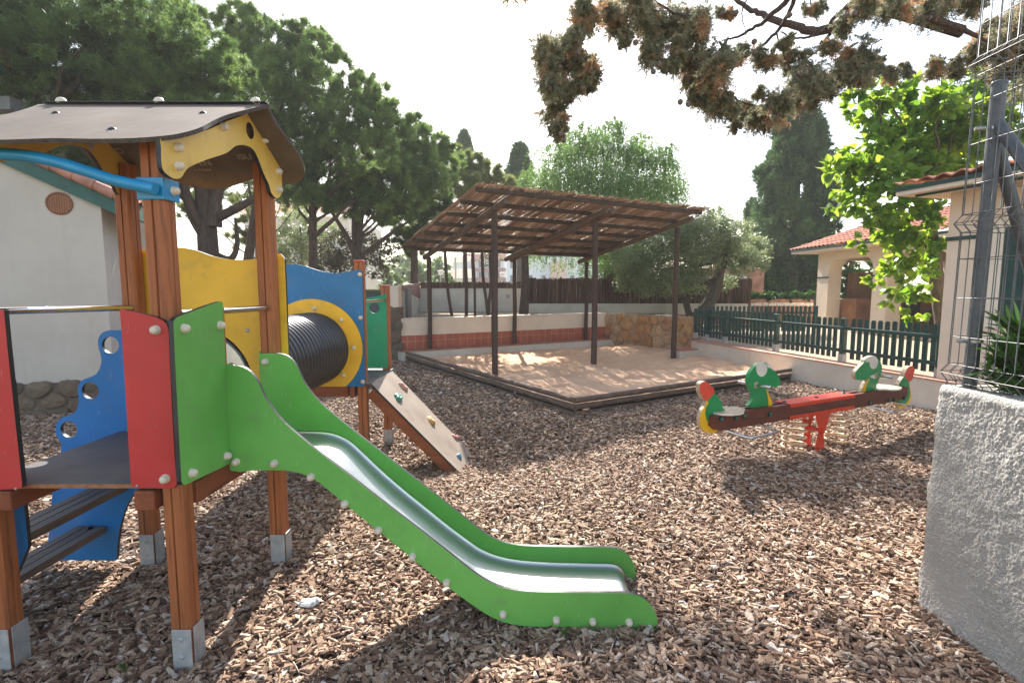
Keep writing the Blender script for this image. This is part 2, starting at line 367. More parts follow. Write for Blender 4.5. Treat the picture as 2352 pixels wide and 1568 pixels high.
M['swhite'] = plain('seesaw_white_paint', (.72, .68, .60), .45, nscale=10, amp=.12, bump=.08)
M['sworn'] = plain('worn_ply_edge', (.45, .36, .25), .7, nscale=30, amp=.4)
M['sbeam'] = wood('dark_red_beam', (.15, .042, .025), (.10, .028, .018), 'x', .5)
M['spring'] = plain('tan_spring_paint', (.62, .43, .26), .45, amp=.2)
M['teal'] = plain('green_bolt_cap', (.01, .16, .11), .3, bump=0)
M['blk'] = plain('black_plastic', (.015, .015, .016), .4, bump=0)
M['platform'] = plain('grey_anti_slip_ply', (.085, .075, .070), .6, nscale=6, amp=.25, bump=.2, bs=200, bd=.002)
t = NT('ramp_film_ply'); o = t.coord(); c = t.ramp(t.noise(o, 3, 4), [(.35, (.23, .18, .14)), (.65, (.30, .24, .19))]); c = t.mix(t.ramp(t.noise(o, 5, 4), [(.56, (0, 0, 0)), (.74, (.5, .5, .5))]), c, (.16, .09, .06)); t.col(c); t.set(Roughness=.5); M['rampply'] = t.m
# ================================================================== PLAY STRUCTURE (one thing)
PS = thing('play_structure', (-1.88, 2.74, 0), 'wooden climbing tower with brown roof, green slide, black tunnel and climbing ramp', 'play structure')
def post(x, y, z0, z1, w=.092, bracket=True, cap=False, bz=.18, faces=('f', 'r')):
    h = w/2; c = .012; g = .0045; q = []
    for k in range(4):                                   # chamfered square section with one groove on each face
        a = k*PI/2; ca, sa = math.cos(a), math.sin(a)
        for px, py in ((-h+c, -h), (-g, -h), (0, -h+.012), (g, -h), (h-c, -h)):
            q.append((px*ca-py*sa, px*sa+py*ca))
    n = len(q); vs = [(x+a, y+b, z) for z in (z0, z1) for a, b in q]
    mb = MB(); mb.add(vs, [(i, (i+1) % n, n+(i+1) % n, n+i) for i in range(n)]); mb.add([vs[n+i] for i in range(n)], [tuple(range(n))])
    p = mb.build('post', [M['post']], PS)
    if bracket:
        b = MB(); th = .005; e = .003; zb = z0-.02; zt = bz
        b.box((x+.008, y-h-e-th/2, (zb+zt)/2), (w-.014+2*th, th, zt-zb)); b.box((x+h+e+th/2, y+.006, (zb+zt)/2), (th, w-.01, zt-zb))
        k = b.build('bracket', [M['galv']], p, bevel=.003)
        for zz in (zt-.045, zt-.13):
            s = MB(); s.lathe((x+.006, y-h-e-th, zz), (0, -1, 0), [(0, .011), (.003, .0105), (.006, .005)]); s.build('screw', [M['galv']], p)
    if cap:
        b = MB(); b.box((x, y, z1+.008), (w+.006, w+.006, .016)); b.build('post_cap', [M['red']], p, bevel=.004)
    return p
def bolt(c, ax, parent, r=.0185, mat='cap', L=.016):
    b = MB(); b.lathe(Vector(c)-Vector(ax).normalized()*.004, ax, [(0, r), (L*.35+.004, r), (L*.36+.004, r*.93), (L+.004, r*.90), (L*1.35+.004, r*.78), (L*1.6+.004, r*.5), (L*1.7+.004, r*.15)], 16)
    return b.build('bolt_cap', [M[mat]], parent)
AX, AY, BX, BY, CX, CY, DX, DY = -1.49, 2.29, -1.455, 3.19, -2.265, 3.19, -2.31, 2.29
pA = post(AX, AY, -.05, 2.30); pB = post(BX, BY, -.05, 2.42, bz=.19); pC = post(CX, CY, -.05, 2.42, bz=.19); pD = post(DX, DY, -.05, 2.3)
mb = MB(); mb.box((-1.475, 2.60, 1.19), (.092, .092, .84)); mb.build('post', [M['post']], PS, bevel=.008)
# ---- roof: two waved boards meeting on a ridge
RY, RZ, SL = 2.85, 2.645, .506
nF = Vector((0, -SL, 1)).normalized(); nB = Vector((0, SL, 1)).normalized()
def RF(x, y): return Vector((x, y, RZ-SL*(RY-y)))
def RB(x, y): return Vector((x, y, RZ-SL*(y-RY)))
front = [RF(*p) for p in [(-1.26, 2.845), (-1.275, 2.79), (-1.31, 2.68), (-1.335, 2.56), (-1.325, 2.42), (-1.31, 2.30), (-1.335, 2.20), (-1.39, 2.155), (-1.48, 2.125), (-1.62, 2.115), (-1.78, 2.125), (-1.95, 2.10), (-2.12, 2.10), (-2.26, 2.13), (-2.38, 2.16), (-2.46, 2.24), (-2.46, 2.36), (-2.40, 2.48), (-2.38, 2.60), (-2.40, 2.72), (-2.44, 2.845)]]
def mk_roof(name, pts, n): 
    k = catmull(pts[:-1]+[pts[-1]], 4, closed=False); return plate(name, k, n, .018, [M['brown_bd'], M['plyedge']], PS)
rf = mk_roof('roof_panel', front, nF)
back = [RB(*p) for p in [(-1.26, 2.855), (-1.265, 2.93), (-1.255, 3.04), (-1.235, 3.16), (-1.245, 3.28), (-1.30, 3.37), (-1.39, 3.41), (-1.50, 3.38), (-1.60, 3.37), (-1.74, 3.42), (-1.88, 3.45), (-2.0, 3.43), (-2.12, 3.38), (-2.26, 3.40), (-2.38, 3.38), (-2.46, 3.3), (-2.46, 3.15), (-2.42, 3.0), (-2.44, 2.855)]]
rb = mk_roof('roof_panel', [p for p in back], nB)
mb = MB(); mb.bar((-2.40, RY, RZ+.004), (-1.262, RY, RZ+.004), .05, .006); mb.build('ridge_strip', [M['edge']], PS, bevel=.002)
for u, v in ((142, 243), (366, 238), (587, 231)):
    p = PY(u, v, RY); b = MB(); b.lathe((p.x, RY, RZ+.004), (0, -.15, 1), [(0, .025), (.012, .025), (.024, .018), (.029, .008)], 14); b.build('bolt_cap', [M['cap']], rf)
for x, y in ((-2.17, 2.62), (-1.47, 2.62), (-1.66, 2.28)):
    p = RF(x, y); b = MB(); b.lathe(p, nF, [(0, .016), (.005, .013), (.008, .004)], 12); b.build('screw', [M['blk']], rf)
def lettering(txt, pos, size, xd, yd, parent, mat):
    cu = bpy.data.curves.new('lettering', 'FONT'); cu.body = txt; cu.size = size; cu.extrude = .0006; cu.align_x = 'CENTER'; cu.offset = size*.012
    to = bpy.data.objects.new('tmp', cu); COL.objects.link(to); bpy.context.view_layer.update()
    me = bpy.data.meshes.new_from_object(to); bpy.data.objects.remove(to)
    X = Vector(xd).normalized(); Y = Vector(yd).normalized(); Z = X.cross(Y)
    mt = Matrix((X, Y, Z)).transposed().to_4x4(); mt.translation = Vector(pos); me.transform(mt)
    me.materials.clear(); o = link('lettering', me, mat, parent); return o
dn = -nB; sd = Vector((0, 1, -SL)).normalized()
def under(u, v): return PP(u, v, RB(0, RY)-nB*.0195, nB)
for txt, u, v, sz in (('ISO', 271, 353, .062), ('ISU', 565, 366, .062), ('EN', 474, 380, .062), ('m Finland', 467, 392, .026)):
    lettering(txt, under(u, v), sz, (1, 0, 0), -sd, rb, M['text'])
lettering('nd', under(593, 243), .03, (1, 0, 0), -sd, rb, M['text'])
# ---- yellow gable boards
gz1 = [(1010, 388), (1100, 382), (1200, 368), (1300, 345), (1400, 300), (1500, 262), (1600, 232), (1640, 320), (1700, 440), (1750, 545), (1768, 600), (1768, 660), (1768, 730), (1752, 768), (1725, 768), (1700, 735), (1688, 690), (1655, 620), (1625, 540), (1590, 470), (1540, 442), (1480, 445), (1420, 490), (1300, 530), (1200, 572), (1165, 600), (1140, 640), (1108, 652), (1070, 640), (1025, 600), (1012, 540), (1010, 450)]
GX = -1.385
gp = [PX(u, v, GX) for u, v in zc(gz1, 0, 300, 1.568)]
hole = PX(*zc([(1568, 350)], 0, 300, 1.568)[0], GX)
def gable(x, sgn, holder):
    o = plate('gable_board', [Vector((x, p.y, p.z)) for p in gp], (sgn, 0, 0), .02, [M['yellow_l'], M['edge']], PS, holes=[circ((x, hole.y, hole.z), (0, 1, 0), (0, 0, 1), .042)], sm=3)
    for bz in [(1107, 456), (1111, 571), (1394, 325), (1656, 408), (1741, 605), (1743, 719)]:
        q = PX(*zc([bz], 0, 300, 1.568)[0], GX); bolt((x+sgn*.001, q.y, q.z), (sgn, 0, 0), o, r=.019)
    return o
gable(GX, 1, None); gable(-2.27, 1, None)
mb = MB(); mb.bar((-2.25, 2.93, 2.50), (-2.16, 3.02, 2.52), .03, .004); mb.bar((-2.25, 2.93, 2.50), (-2.25, 2.93, 2.44), .03, .004, up=(1, 0, 0)); mb.build('roof_clip', [M['galv']], PS, bevel=.002)
# ---- blue arch bar with bracket on the front post
za = zc([(-700, 700), (-500, 590), (-300, 520), (-150, 492), (0, 496), (150, 506), (300, 532), (450, 573), (600, 622), (750, 668), (975, 714)], 0, 300, 1.568)
pts = [PY(u, v, 2.20+.0*i) for i, (u, v) in enumerate(za)]
pts = catmull(pts, 4, closed=False); ab = MB(); ab.tube(pts, .0235, 16); ao = ab.build('arch_bar', [M['bluepaint']], PS)
e = pts[-1]; b = MB(); h = .046
q = [PY(*zc([(890, 640)], 0, 300, 1.568)[0], AY-h-.006), PY(*zc([(895, 780)], 0, 300, 1.568)[0], AY-h-.006)]
zt, zb = q[0].z, q[1].z
b.box((AX+.0, AY-h-.004, (zt+zb)/2), (.112, .006, zt-zb)); b.box((AX+h+.007, AY-.003+.008, (zt+zb)/2), (.006, .1, zt-zb)); b.build('arch_bracket', [M['bluepaint']], ao, bevel=.004)
bolt((AX+h+.010, AY+.01, (zt+zb)/2), (1, 0, 0), ao, r=.019)
# ---- back yellow board with tunnel opening
TX, TZ, TR = -1.956, 1.11, .355
yt = [PY(u, v, 3.245) for u, v in zc([(1140, 1082), (1230, 1100), (1330, 1135), (1430, 1155), (1530, 1160), (1610, 1150), (1700, 1120), (1750, 1150)], 0, 300, 1.568)]
xr = -1.375
out = [Vector((-2.31, 3.25, 1.60)), Vector((-2.31, 3.25, 1.86)), Vector((-2.25, 3.25, 1.93))]+[Vector((p.x, 3.25, p.z)) for p in catmull(yt[:-1], 3, closed=False)]+[Vector((-1.40, 3.25, yt[-2].z)), Vector((xr, 3.25, yt[-2].z-.03)), Vector((xr, 3.25, .78)), Vector((xr-.02, 3.25, .76)), Vector((-2.29, 3.25, .76)), Vector((-2.31, 3.25, .78))]
yb = plate('back_board', [Vector((p.x, 3.245, p.z)) for p in out], (0, -1, 0), .02, [M['yellow'], M['edge']], PS, holes=[circ((TX, 3.245, TZ), (1, 0, 0), (0, 0, 1), TR, 48)])
b = MB(); p = PY(*zc([(1550, 190)], 0, 1200, 1.568)[0], 3.24); b.lathe((p.x, 3.245, p.z), (0, -1, 0), [(0, .014), (.004, .012), (.006, .004)]); b.build('screw', [M['galv']], yb)
# ---- ribbed tunnel between the two towers
prof = []; y0, y1 = 3.252, 5.199; nr = 27
for i in range(nr):
    for t_, r_ in ((0, .340), (.18, .352), (.32, .357), (.5, .357), (.68, .352), (.85, .338)):
        prof.append(((i+t_)*(y1-y0)/nr, r_))
prof = [(0, .3545)]+prof+[(y1-y0, .3545)]
def openlathe(mb, c, ax, prof, n=56, flip=False):
    c = Vector(c); A = Vector(ax); q = Vector((0, 0, 1)); N = A.cross(q).normalized(); B = A.cross(N)
    vs = [c+A*h+(N*math.cos(2*PI*j/n)+B*math.sin(2*PI*j/n))*r for h, r in prof for j in range(n)]
    fs = [(i*n+j, i*n+(j+1) % n, (i+1)*n+(j+1) % n, (i+1)*n+j) for i in range(len(prof)-1) for j in range(n)]
    mb.add(vs, fs, 0, True)
mb = MB(); openlathe(mb, (TX, y0, TZ), (0, 1, 0), prof); tn = mb.build('tunnel', [M['tunnel']], PS)
lp = []
for i in range(8):
    for t_, r_ in ((0, .322), (.3, .330), (.6, .330), (.9, .322)): lp.append(((i+t_)*.24, r_))
mb = MB(); openlathe(mb, (TX, y0, TZ), (0, 1, 0), lp); mb.build('tunnel_liner', [M['liner']], tn)
# ---- second tower: blue board with yellow ring
BYF = 5.20
bt = zc([(150, 256), (195, 250), (240, 247), (300, 248), (350, 258), (400, 275), (440, 288), (480, 297), (520, 302), (560, 303), (590, 300), (620, 294), (650, 285), (675, 280), (700, 284), (716, 297), (723, 318)], 1000, 900, 1.568)
bp = [PY(u, v, BYF) for u, v in bt]; zb0 = PY(*zc([(735, 1012)], 1000, 900, 1.568)[0], BYF).z
xR = -1.455
out = [Vector((p.x, BYF, p.z)) for p in bp if p.x < xR-.0]+[Vector((xR, BYF, bp[-1].z)), Vector((xR, BYF, zb0+.025)), Vector((xR-.02, BYF, zb0)), Vector((-2.42, BYF, zb0)), Vector((-2.45, BYF, zb0+.03)), Vector((-2.45, BYF, bp[0].z-.03)), Vector((-2.42, BYF, bp[0].z-.01))]
bb = plate('tunnel_board', out, (0, -1, 0), .02, [M['blue'], M['edge']], PS, holes=[circ((TX, BYF, TZ), (1, 0, 0), (0, 0, 1), .345, 48)])
ring = [q for q in circ((TX, BYF-.012, TZ), (1, 0, 0), (0, 0, 1), .487, 64)]
ring = [Vector((q.x, q.y, max(q.z, zb0+.002))) for q in ring]
rg = plate('tunnel_ring', ring, (0, -1, 0), .012, [M['yellow'], M['edge']], PS, holes=[circ((TX, BYF-.012, TZ), (1, 0, 0), (0, 0, 1), .345, 48)])
for z in [(405, 523), (575, 595), (649, 769), (585, 940)]:
    q = PY(*zc([z], 1000, 900, 1.568)[0], BYF-.012); bolt((q.x, BYF-.012, q.z), (0, -1, 0), rg, r=.021)
for z in [(690, 310), (694, 581), (707, 981)]:
    q = PY(*zc([z], 1000, 900, 1.568)[0], BYF); bolt((q.x, BYF, q.z), (0, -1, 0), bb, r=.021)
P2Z = .76
post(-1.50, 5.272, -.2, 1.955, cap=True, bracket=False); post(-1.46, 6.15, -.2, 1.72, cap=True, bz=.05)
post(-2.40, 5.272, -.2, 1.90, cap=True, bracket=False); post(-2.40, 6.15, -.2, 1.7, cap=True, bracket=False)
mb = MB(); mb.box((-1.93, 5.71, P2Z-.012), (1.06, 1.0, .024)); mb.build('platform', [M['platform']], PS, bevel=.003)
mb = MB(); mb.bar((-1.60, 5.24, P2Z-.09), (-1.60, 6.2, P2Z-.09), .05, .12); mb.build('floor_beam', [M['beam_y']], PS, bevel=.004)
mb = MB(); mb.bar((-2.3, 5.3, P2Z-.09), (-1.65, 5.3, P2Z-.09), .05, .12); mb.build('floor_beam', [M['beam_x']], PS, bevel=.004)
mb = MB(); mb.bar((-1.94, 3.3, .62), (-1.94, 5.1, .62), .04, .04); 
q = [PY(u, v, 6.10) for u, v in zc([(700, 462), (740, 455), (790, 448), (840, 435)], 1000, 900, 1.568)]
gp2 = [Vector((p.x, 6.10, p.z)) for p in q]+[Vector((-1.44, 6.10, q[-1].z)), Vector((-1.44, 6.10, .78)), Vector((-2.4, 6.10, .78)), Vector((-2.4, 6.1, 1.55))]
hc = PY(*zc([(780, 520)], 1000, 900, 1.568)[0], 6.10)
plate('side_board', gp2, (0, -1, 0), .02, [M['green2'], M['edge']], PS, holes=[circ((hc.x, 6.1, hc.z), (1, 0, 0), (0, 0, 1), .06)])
mb = MB(); mb.tube([(-1.47, 5.29, 1.565), (-1.455, 6.13, 1.565)], .017, 12); mb.build('handrail', [M['steel']], PS)
# ---- climbing ramp with holds
ra = Vector((-1.41, 5.23, P2Z)); rb_ = Vector((-1.37, 6.02, P2Z)); rc = Vector((-.40, 5.83, -.19)); rd = Vector((-.44, 5.12, -.20))
rn = (rd-ra).cross(rb_-ra).normalized(); rn = rn if rn.z > 0 else -rn
rp = plate('climbing_ramp', [ra, rb_, rc, rd], rn, .02, [M['rampply'], M['edge']], PS)
for yy, off in ((5.275, .0), (5.96, 0)):
    mb = MB(); a = Vector((-1.42, yy, P2Z-.095)); c = Vector((-.50, yy-.10 if yy < 5.5 else yy-.16, -.225)); mb.bar(a, c, .05, .115); mb.build('ramp_beam', [M['beam_x']], rp, bevel=.005)
def hold(zp, mat, shape, s=1):
    u, v = zc([zp], 1000, 900, 1.568)[0]; p = PP(u, v, ra, rn)
    e1 = (rd-ra).normalized(); e2 = rn.cross(e1); bm = bmesh.new(); bmesh.ops.create_icosphere(bm, subdivisions=3, radius=1)
    for w in bm.verts:
        x, y, z = w.co; k = 1+.18*math.sin(3*x+shape)*math.cos(2.3*y+shape*2)+.12*math.sin(5*y*shape)
        dent = .55*math.exp(-((x-.1)**2+(y-.1)**2)/.12)*(z > 0)
        z2 = max(z, -.15); q = Vector((x*.062*k*s, y*.042*k*s, (z2-dent)*.038*k*s))
        w.co = p+e1*q.x*math.cos(shape)+e2*q.x*math.sin(shape)-e1*q.y*math.sin(shape)+e2*q.y*math.cos(shape)+rn*q.z
    me = bpy.data.meshes.new('climbing_hold'); bm.to_mesh(me); bm.free()
    for f in me.polygons: f.use_smooth = True
    o = link('climbing_hold', me, mat, rp); return o
hm = [plain('hold_tan', (.48, .26, .18), .6), plain('hold_green', (.03, .22, .14), .5), plain('hold_ochre', (.52, .30, .10), .6), plain('hold_pink', (.50, .22, .18), .6), plain('hold_blue', (.08, .22, .30), .5)]
for i, z in enumerate([(962, 1018), (930, 1085), (1132, 1228), (1287, 1330), (1309, 1450)]):
    h_ = hold(z, hm[i], i+.7, (1.05, 1.15, 1.1, .85, .8)[i]); h_['label'] = ['tan climbing hold at the top of the ramp', 'green ring-shaped climbing hold', 'ochre climbing hold in the middle of the ramp', 'pink climbing hold', 'blue climbing hold near the foot of the ramp'][i]
# ---- first tower: platform, beams, rails
mb = MB(); mb.box((-1.90, 2.70, .842), (.87, .91, .022)); mb.build('platform', [M['platform']], PS, bevel=.002)
mb = MB(); mb.box((-1.90, 2.243, .842), (.86, .003, .018)); mb.build('platform_edge', [M['endgrain']], PS)
for x in (-1.59, -2.21):
    mb = MB(); mb.bar((x, 2.215, .785), (x, 3.24, .785), .088, .088); fb = mb.build('floor_beam', [M['beam_y']], PS, bevel=.006)
mb = MB(); mb.bar((-1.455, 2.34, .775), (-1.425, 3.14, .775), .045, .10); mb.build('floor_beam', [M['beam_y']], PS, bevel=.005)
mb = MB(); mb.lathe((-2.165, 2.42, .79), (1, 0, 0), [(0, .017), (.008, .016), (.014, .008)]); mb.build('bolt_cap', [M['post']], fb)
mb = MB(); mb.tube([(-2.29, 2.31, 1.60), (-2.25, 3.16, 1.585)], .0175, 14); mb.build('handrail', [M['steel']], PS)
mb = MB(); mb.tube([(-1.46, 2.33, 1.59), (-1.45, 3.16, 1.585)], .0175, 14); mb.build('handrail', [M['steel']], PS)
# ---- red front boards
rz = zc([(752, 62), (768, 58), (850, 75), (920, 92), (980, 108), (1020, 128), (1045, 152), (1057, 190), (1066, 400), (1080, 700), (1095, 980), (1108, 1130), (1108, 1155), (1090, 1175), (1060, 1180), (950, 1177), (850, 1173), (828, 1165), (820, 1140), (806, 900), (785, 550), (768, 280)], 0, 1200, 1.568)
r1 = [PY(u, v, 2.222) for u, v in rz]
rpn = plate('red_board', [Vector((p.x, 2.222, p.z)) for p in r1], (0, -1, 0), .02, [M['red'], M['edge']], PS)
for z in [(980, 187), (1039, 1118)]:
    q = PY(*zc([z], 0, 1200, 1.568)[0], 2.222); bolt((q.x, 2.222, q.z), (0, -1, 0), rpn, r=.020)
q = PY(*zc([(858, 1162)], 0, 1200, 1.568)[0], 2.222); b = MB(); b.lathe((q.x, 2.222, q.z), (0, -1, 0), [(0, .005), (.002, .004)], 8); b.build('screw', [M['galv']], rpn)
xm = -2.10; w1 = max(p.x for p in r1); rl = [Vector((xm-(w1-p.x) if True else 0, 2.20, p.z)) for p in r1]
w0 = min(p.x for p in r1)
rl = [Vector((xm-(p.x-w0), 2.205, p.z)) for p in r1]
# mirrored board on the left post: its right edge at xm
rpn2 = plate('red_board', rl, (0, -1, 0), .022, [M['red'], M['edge']], PS)
b = MB(); b.lathe((xm-.03, 2.205, .845), (0, -1, 0), [(0, .005), (.002, .004)], 8); b.build('screw', [M['galv']], rpn2)
# ---- green side board
gz = zc([(1088, 150), (1090, 128), (1105, 110), (1140, 95), (1200, 73), (1300, 35), (1380, 9), (1392, 9), (1398, 20), (1400, 60), (1415, 400), (1432, 760), (1443, 1000), (1438, 1026), (1400, 1045), (1300, 1092), (1200, 1140), (1165, 1158), (1148, 1156), (1138, 1135), (1120, 800), (1100, 420)], 0, 1200, 1.568)
g1 = [PX(u, v, -1.388) for u, v in gz]
gb = plate('green_board', g1, (1, 0, 0), .02, [M['green'], M['edge']], PS)
for z in [(1150, 178), (1376, 158), (1417, 975), (1198, 1083)]:
    q = PX(*zc([z], 0, 1200, 1.568)[0], -1.388); bolt((-1.388, q.y, q.z), (1, 0, 0), gb, r=.0195)
# ---- slide
top5 = [(331, 177), (370, 177), (410, 185), (440, 205), (465, 235), (485, 275), (505, 320), (540, 372), (590, 430), (650, 482), (750, 563), (900, 678), (1050, 795), (1200, 910), (1300, 988), (1400, 1068), (1460, 1110), (1520, 1140), (1580, 1157), (1650, 1166), (1750, 1170), (1900, 1172), (2050, 1173), (2120, 1178), (2170, 1200), (2205, 1240), (2222, 1280), (2224, 1320), (2218, 1347)]
bot5 = [(2195, 1346), (2150, 1338), (2090, 1335), (2010, 1338), (1950, 1338), (1910, 1325), (1850, 1320), (1750, 1322), (1650, 1318), (1580, 1308), (1500, 1280), (1420, 1230), (1300, 1142), (1200, 1062), (1050, 940), (900, 820), (780, 720), (720, 675), (660, 648), (600, 637), (540, 635), (450, 635), (352, 635), (345, 500), (338, 340)]
def Z5(p, Y): u, v = zc([p], 600, 1300, 1.0957)[0]; return PY(u, v, Y)
NY, FY = 2.55, 3.03
near = [Z5(p, NY) for p in top5+bot5]
ns = plate('slide_side', near, (0, -1, 0), .02, [M['green'], M['edge']], PS, sm=2)
far = [Vector((p.x, FY+.02, p.z)) for p in near[:len(top5)+len(bot5)-3]]
far = [Vector((-1.455, FY, near[0].z-.01)), Vector((-1.44, FY, near[0].z))]+[Vector((p.x-.0, FY, p.z)) for p in near[1:len(top5)+len(bot5)-3]]+[Vector((-1.455, FY, near[-4].z)), Vector((-1.455, FY, 1.1))]
fs_ = plate('slide_side', far, (0, -1, 0), .02, [M['green'], M['edge']], PS, sm=2)
q = Z5((506, 160), FY); bolt((q.x, FY, q.z), (0, -1, 0), fs_, r=.0195)
for z in [(378, 598), (545, 604), (706, 664), (854, 782), (1002, 897), (1151, 1013), (1300, 1126), (1547, 1264), (1781, 1290), (1940, 1296), (2099, 1299)]:
    q = Z5(z, NY); bolt((q.x, NY, q.z), (0, -1, 0), ns, r=.019)
fl = [(560, 480), (680, 478), (780, 484), (850, 508), (900, 545), (1000, 640), (1100, 727), (1200, 808), (1300, 888), (1400, 962), (1450, 994), (1520, 1022), (1620, 1042), (1750, 1051), (1900, 1055), (2020, 1058), (2055, 1072), (2075, 1098), (2082, 1125)]
flp = [Z5(p, FY) for p in fl]; zp = flp[1].z
prf = [Vector((-1.45, 0, zp)), Vector((-1.35, 0, zp))]+[Vector((p.x, 0, p.z)) for p in flp[1:]]
prf = catmull(prf, 4, closed=False)
cs = []; w = FY-NY-.02; R = .018
for k in range(7): a = PI/2*(1-k/6); cs.append((R-R*math.cos(PI/2-a) if False else R*(1-math.cos(PI/2-a)), 0))
sec = [(0.0, .022)]+[(R*(1-math.cos(a)), R*(1-math.sin(a))) for a in [PI/2*k/6 for k in range(7)]]
sec = sec+[(w-a, b_) for a, b_ in reversed(sec)]
V = []; n = len(sec)
for i, p in enumerate(prf):
    tdir = (prf[min(i+1, len(prf)-1)]-prf[max(i-1, 0)]).normalized(); N = Vector((-tdir.z, 0, tdir.x)); N = N if N.z > 0 else -N
    if i > len(prf)-9: f = max(0, (len(prf)-1-i)/8)
    else: f = 1
    for a, b_ in sec: V.append(Vector((p.x, NY+.02+a, p.z))+N*b_*f)
mb = MB(); mb.add(V, [(i*n+j, (i+1)*n+j, (i+1)*n+j+1, i*n+j+1) for i in range(len(prf)-1) for j in range(n-1)], 0, True)
ch = mb.build('slide_chute', [M['chute']], PS)
md = ch.modifiers.new('sheet', 'SOLIDIFY'); md.thickness = .003; md.offset = -1
# ---- stairs on the left side
bl = zc([(900, 186), (800, 187), (760, 188), (690, 188), (640, 205), (614, 250), (618, 300), (632, 345), (634, 400), (605, 462), (550, 487), (505, 510), (486, 560), (493, 620), (480, 690), (435, 722), (385, 737), (354, 775), (350, 830), (368, 880), (385, 930)], 0, 1200, 1.568)+zc([(400, 100), (385, 250), (370, 420), (360, 540), (368, 640), (430, 640), (600, 640), (800, 640), (878, 640), (885, 540), (905, 400), (940, 270), (990, 170), (1060, 90), (1100, 60)], 0, 1900, 1.887)
b3 = [PY(u, v, 3.10) for u, v in bl]
hs = [PY(*zc([c], 0, 1200, 1.568)[0], 3.10) for c in [(693, 282), (566, 567), (432, 810)]]
def stairside(y, xmax=9):
    return plate('stair_side', [Vector((min(p.x, xmax), y, p.z)) for p in b3], (0, -1, 0), .02, [M['blue'], M['edge']], PS, holes=[circ((c.x, y, c.z), (1, 0, 0), (0, 0, 1), .050, 26) for c in hs if c.x < xmax-.06], sm=2 if xmax > 0 else 0)
stairside(3.10)
q_ = [(-2.262, 1.28), (-2.275, 1.31), (-2.36, 1.31), (-2.45, 1.24), (-2.46, 1.1), (-2.62, 1.0), (-2.66, .86), (-2.82, .75), (-2.86, .6), (-2.80, -.02), (-2.5, -.02), (-2.44, .15), (-2.30, .42), (-2.262, .5)]
plate('stair_side', [Vector((x, 2.375, z)) for x, z in q_], (0, -1, 0), .02, [M['blue'], M['edge']], PS)
for x, z in ((-2.395, .535), (-2.545, .27)):
    mb = MB()
    for k in range(3): mb.bar((x-.06+k*.06, 2.385, z-.02), (x-.06+k*.06, 3.09, z-.02), .056, .042)
    mb.build('step', [M['step']], PS, bevel=.004)
mb = MB(); p = PY(*zc([(690, 390)], 0, 1900, 1.887)[0], 3.06); mb.ball((p.x, 3.05, p.z), (.014, .016, .012), jit=.2); mb.build('knob', [M['blk']], PS)
# ================================================================== SEESAW
C0 = Vector((3.42, 5.74, 0)); yw = math.radians(27); SD = Vector((math.cos(yw), math.sin(yw), 0)); SN = Vector((math.sin(yw), -math.cos(yw), 0))
SS = thing('seesaw', (3.3, 5.68, 0), 'green caterpillar spring seesaw with dark red beam standing on bark chips', 'seesaw')
def A2(p): u, v = zc([p], 2750, 1380, 3.7327)[0]; return PP(u, v, C0, SN)
def A3(p): u, v = zc([p], 3150, 1380, 3.7327)[0]; return PP(u, v, C0, SN)
def on(p, off): return Vector(p)+SN*off
def along(p): return (Vector(p)-C0).dot(SD)
zt = (A2((1000, 925))+A3((1000, 765)))[2]/2; F0 = C0+SN*.085
def A2f(p): u, v = zc([p], 2750, 1380, 3.7327)[0]; return PP(u, v, F0, SN)
def A3f(p): u, v = zc([p], 3150, 1380, 3.7327)[0]; return PP(u, v, F0, SN)
tl, tr_, bl_, br = A2f((400, 985)), A3f((1795, 688)), A2f((470, 1190)), A3f((1640, 890))
ztop = (tl.z+tr_.z)/2; zbot = (A2f((700, 1165)).z+A3f((1500, 905)).z)/2
sl, sr = along(tl), along(tr_)
for s_ in (1, -1):                                                    # two planks with a gap
    yc = .0525*s_; mb = MB(); th = .065
    def P(s, z, o): return C0+SD*s+SN*o+Vector((0, 0, z))
    pr = [(sl, ztop), (sl, zbot+.05), (sl+.07, zbot), (sr-.07, zbot), (sr, zbot+.05), (sr, ztop)]
    mb.add([P(a, b, yc+th/2) for a, b in pr]+[P(a, b, yc-th/2) for a, b in pr], [(0, 1, 2, 3, 4, 5), (11, 10, 9, 8, 7, 6)]+[(i, (i+1) % 6+0, 6+(i+1) % 6, 6+i) for i in range(6)])
    o = mb.build('beam_plank', [M['sbeam']], SS, bevel=.006)
    if s_ == 1:
        for q in [A2f((497, 1100)), A2f((715, 1083)), A2f((840, 1055)), A2f((1222, 1026)), A3f((1225, 857)), A3f((1510, 820)), A3f((1592, 815)), A3f((1740, 795))]:
            b = MB(); b.lathe(q, SN, [(0, .024), (.012, .023)], 14); b.build('bolt_seat', [M['blk']], o); b = MB(); b.lathe(q+SN*.012, SN, [(0, .017), (.008, .016), (.012, .01)], 14); b.build('bolt_cap', [M['teal']], o)
def plates(name, f, outl, mats, off, th, sm=3, parent=SS):
    return plate(name, [on(f(p), off) for p in outl], SN, th, mats, parent, sm=sm)
SE = [M['sgreen'], M['sgreen']]
hl = plates('caterpillar_head', A2, [(875, 905), (905, 870), (945, 825), (962, 780), (950, 720), (920, 650), (893, 590), (885, 530), (890, 460), (915, 400), (955, 345), (1000, 292), (1045, 258), (1085, 250), (1112, 262), (1150, 250), (1190, 268), (1217, 305), (1228, 350), (1290, 395), (1335, 455), (1360, 525), (1350, 590), (1310, 615), (1240, 620), (1185, 607), (1150, 600), (1150, 640), (1180, 710), (1212, 780), (1232, 830), (1236, 900), (1100, 925), (960, 930)], SE, .02, .04)
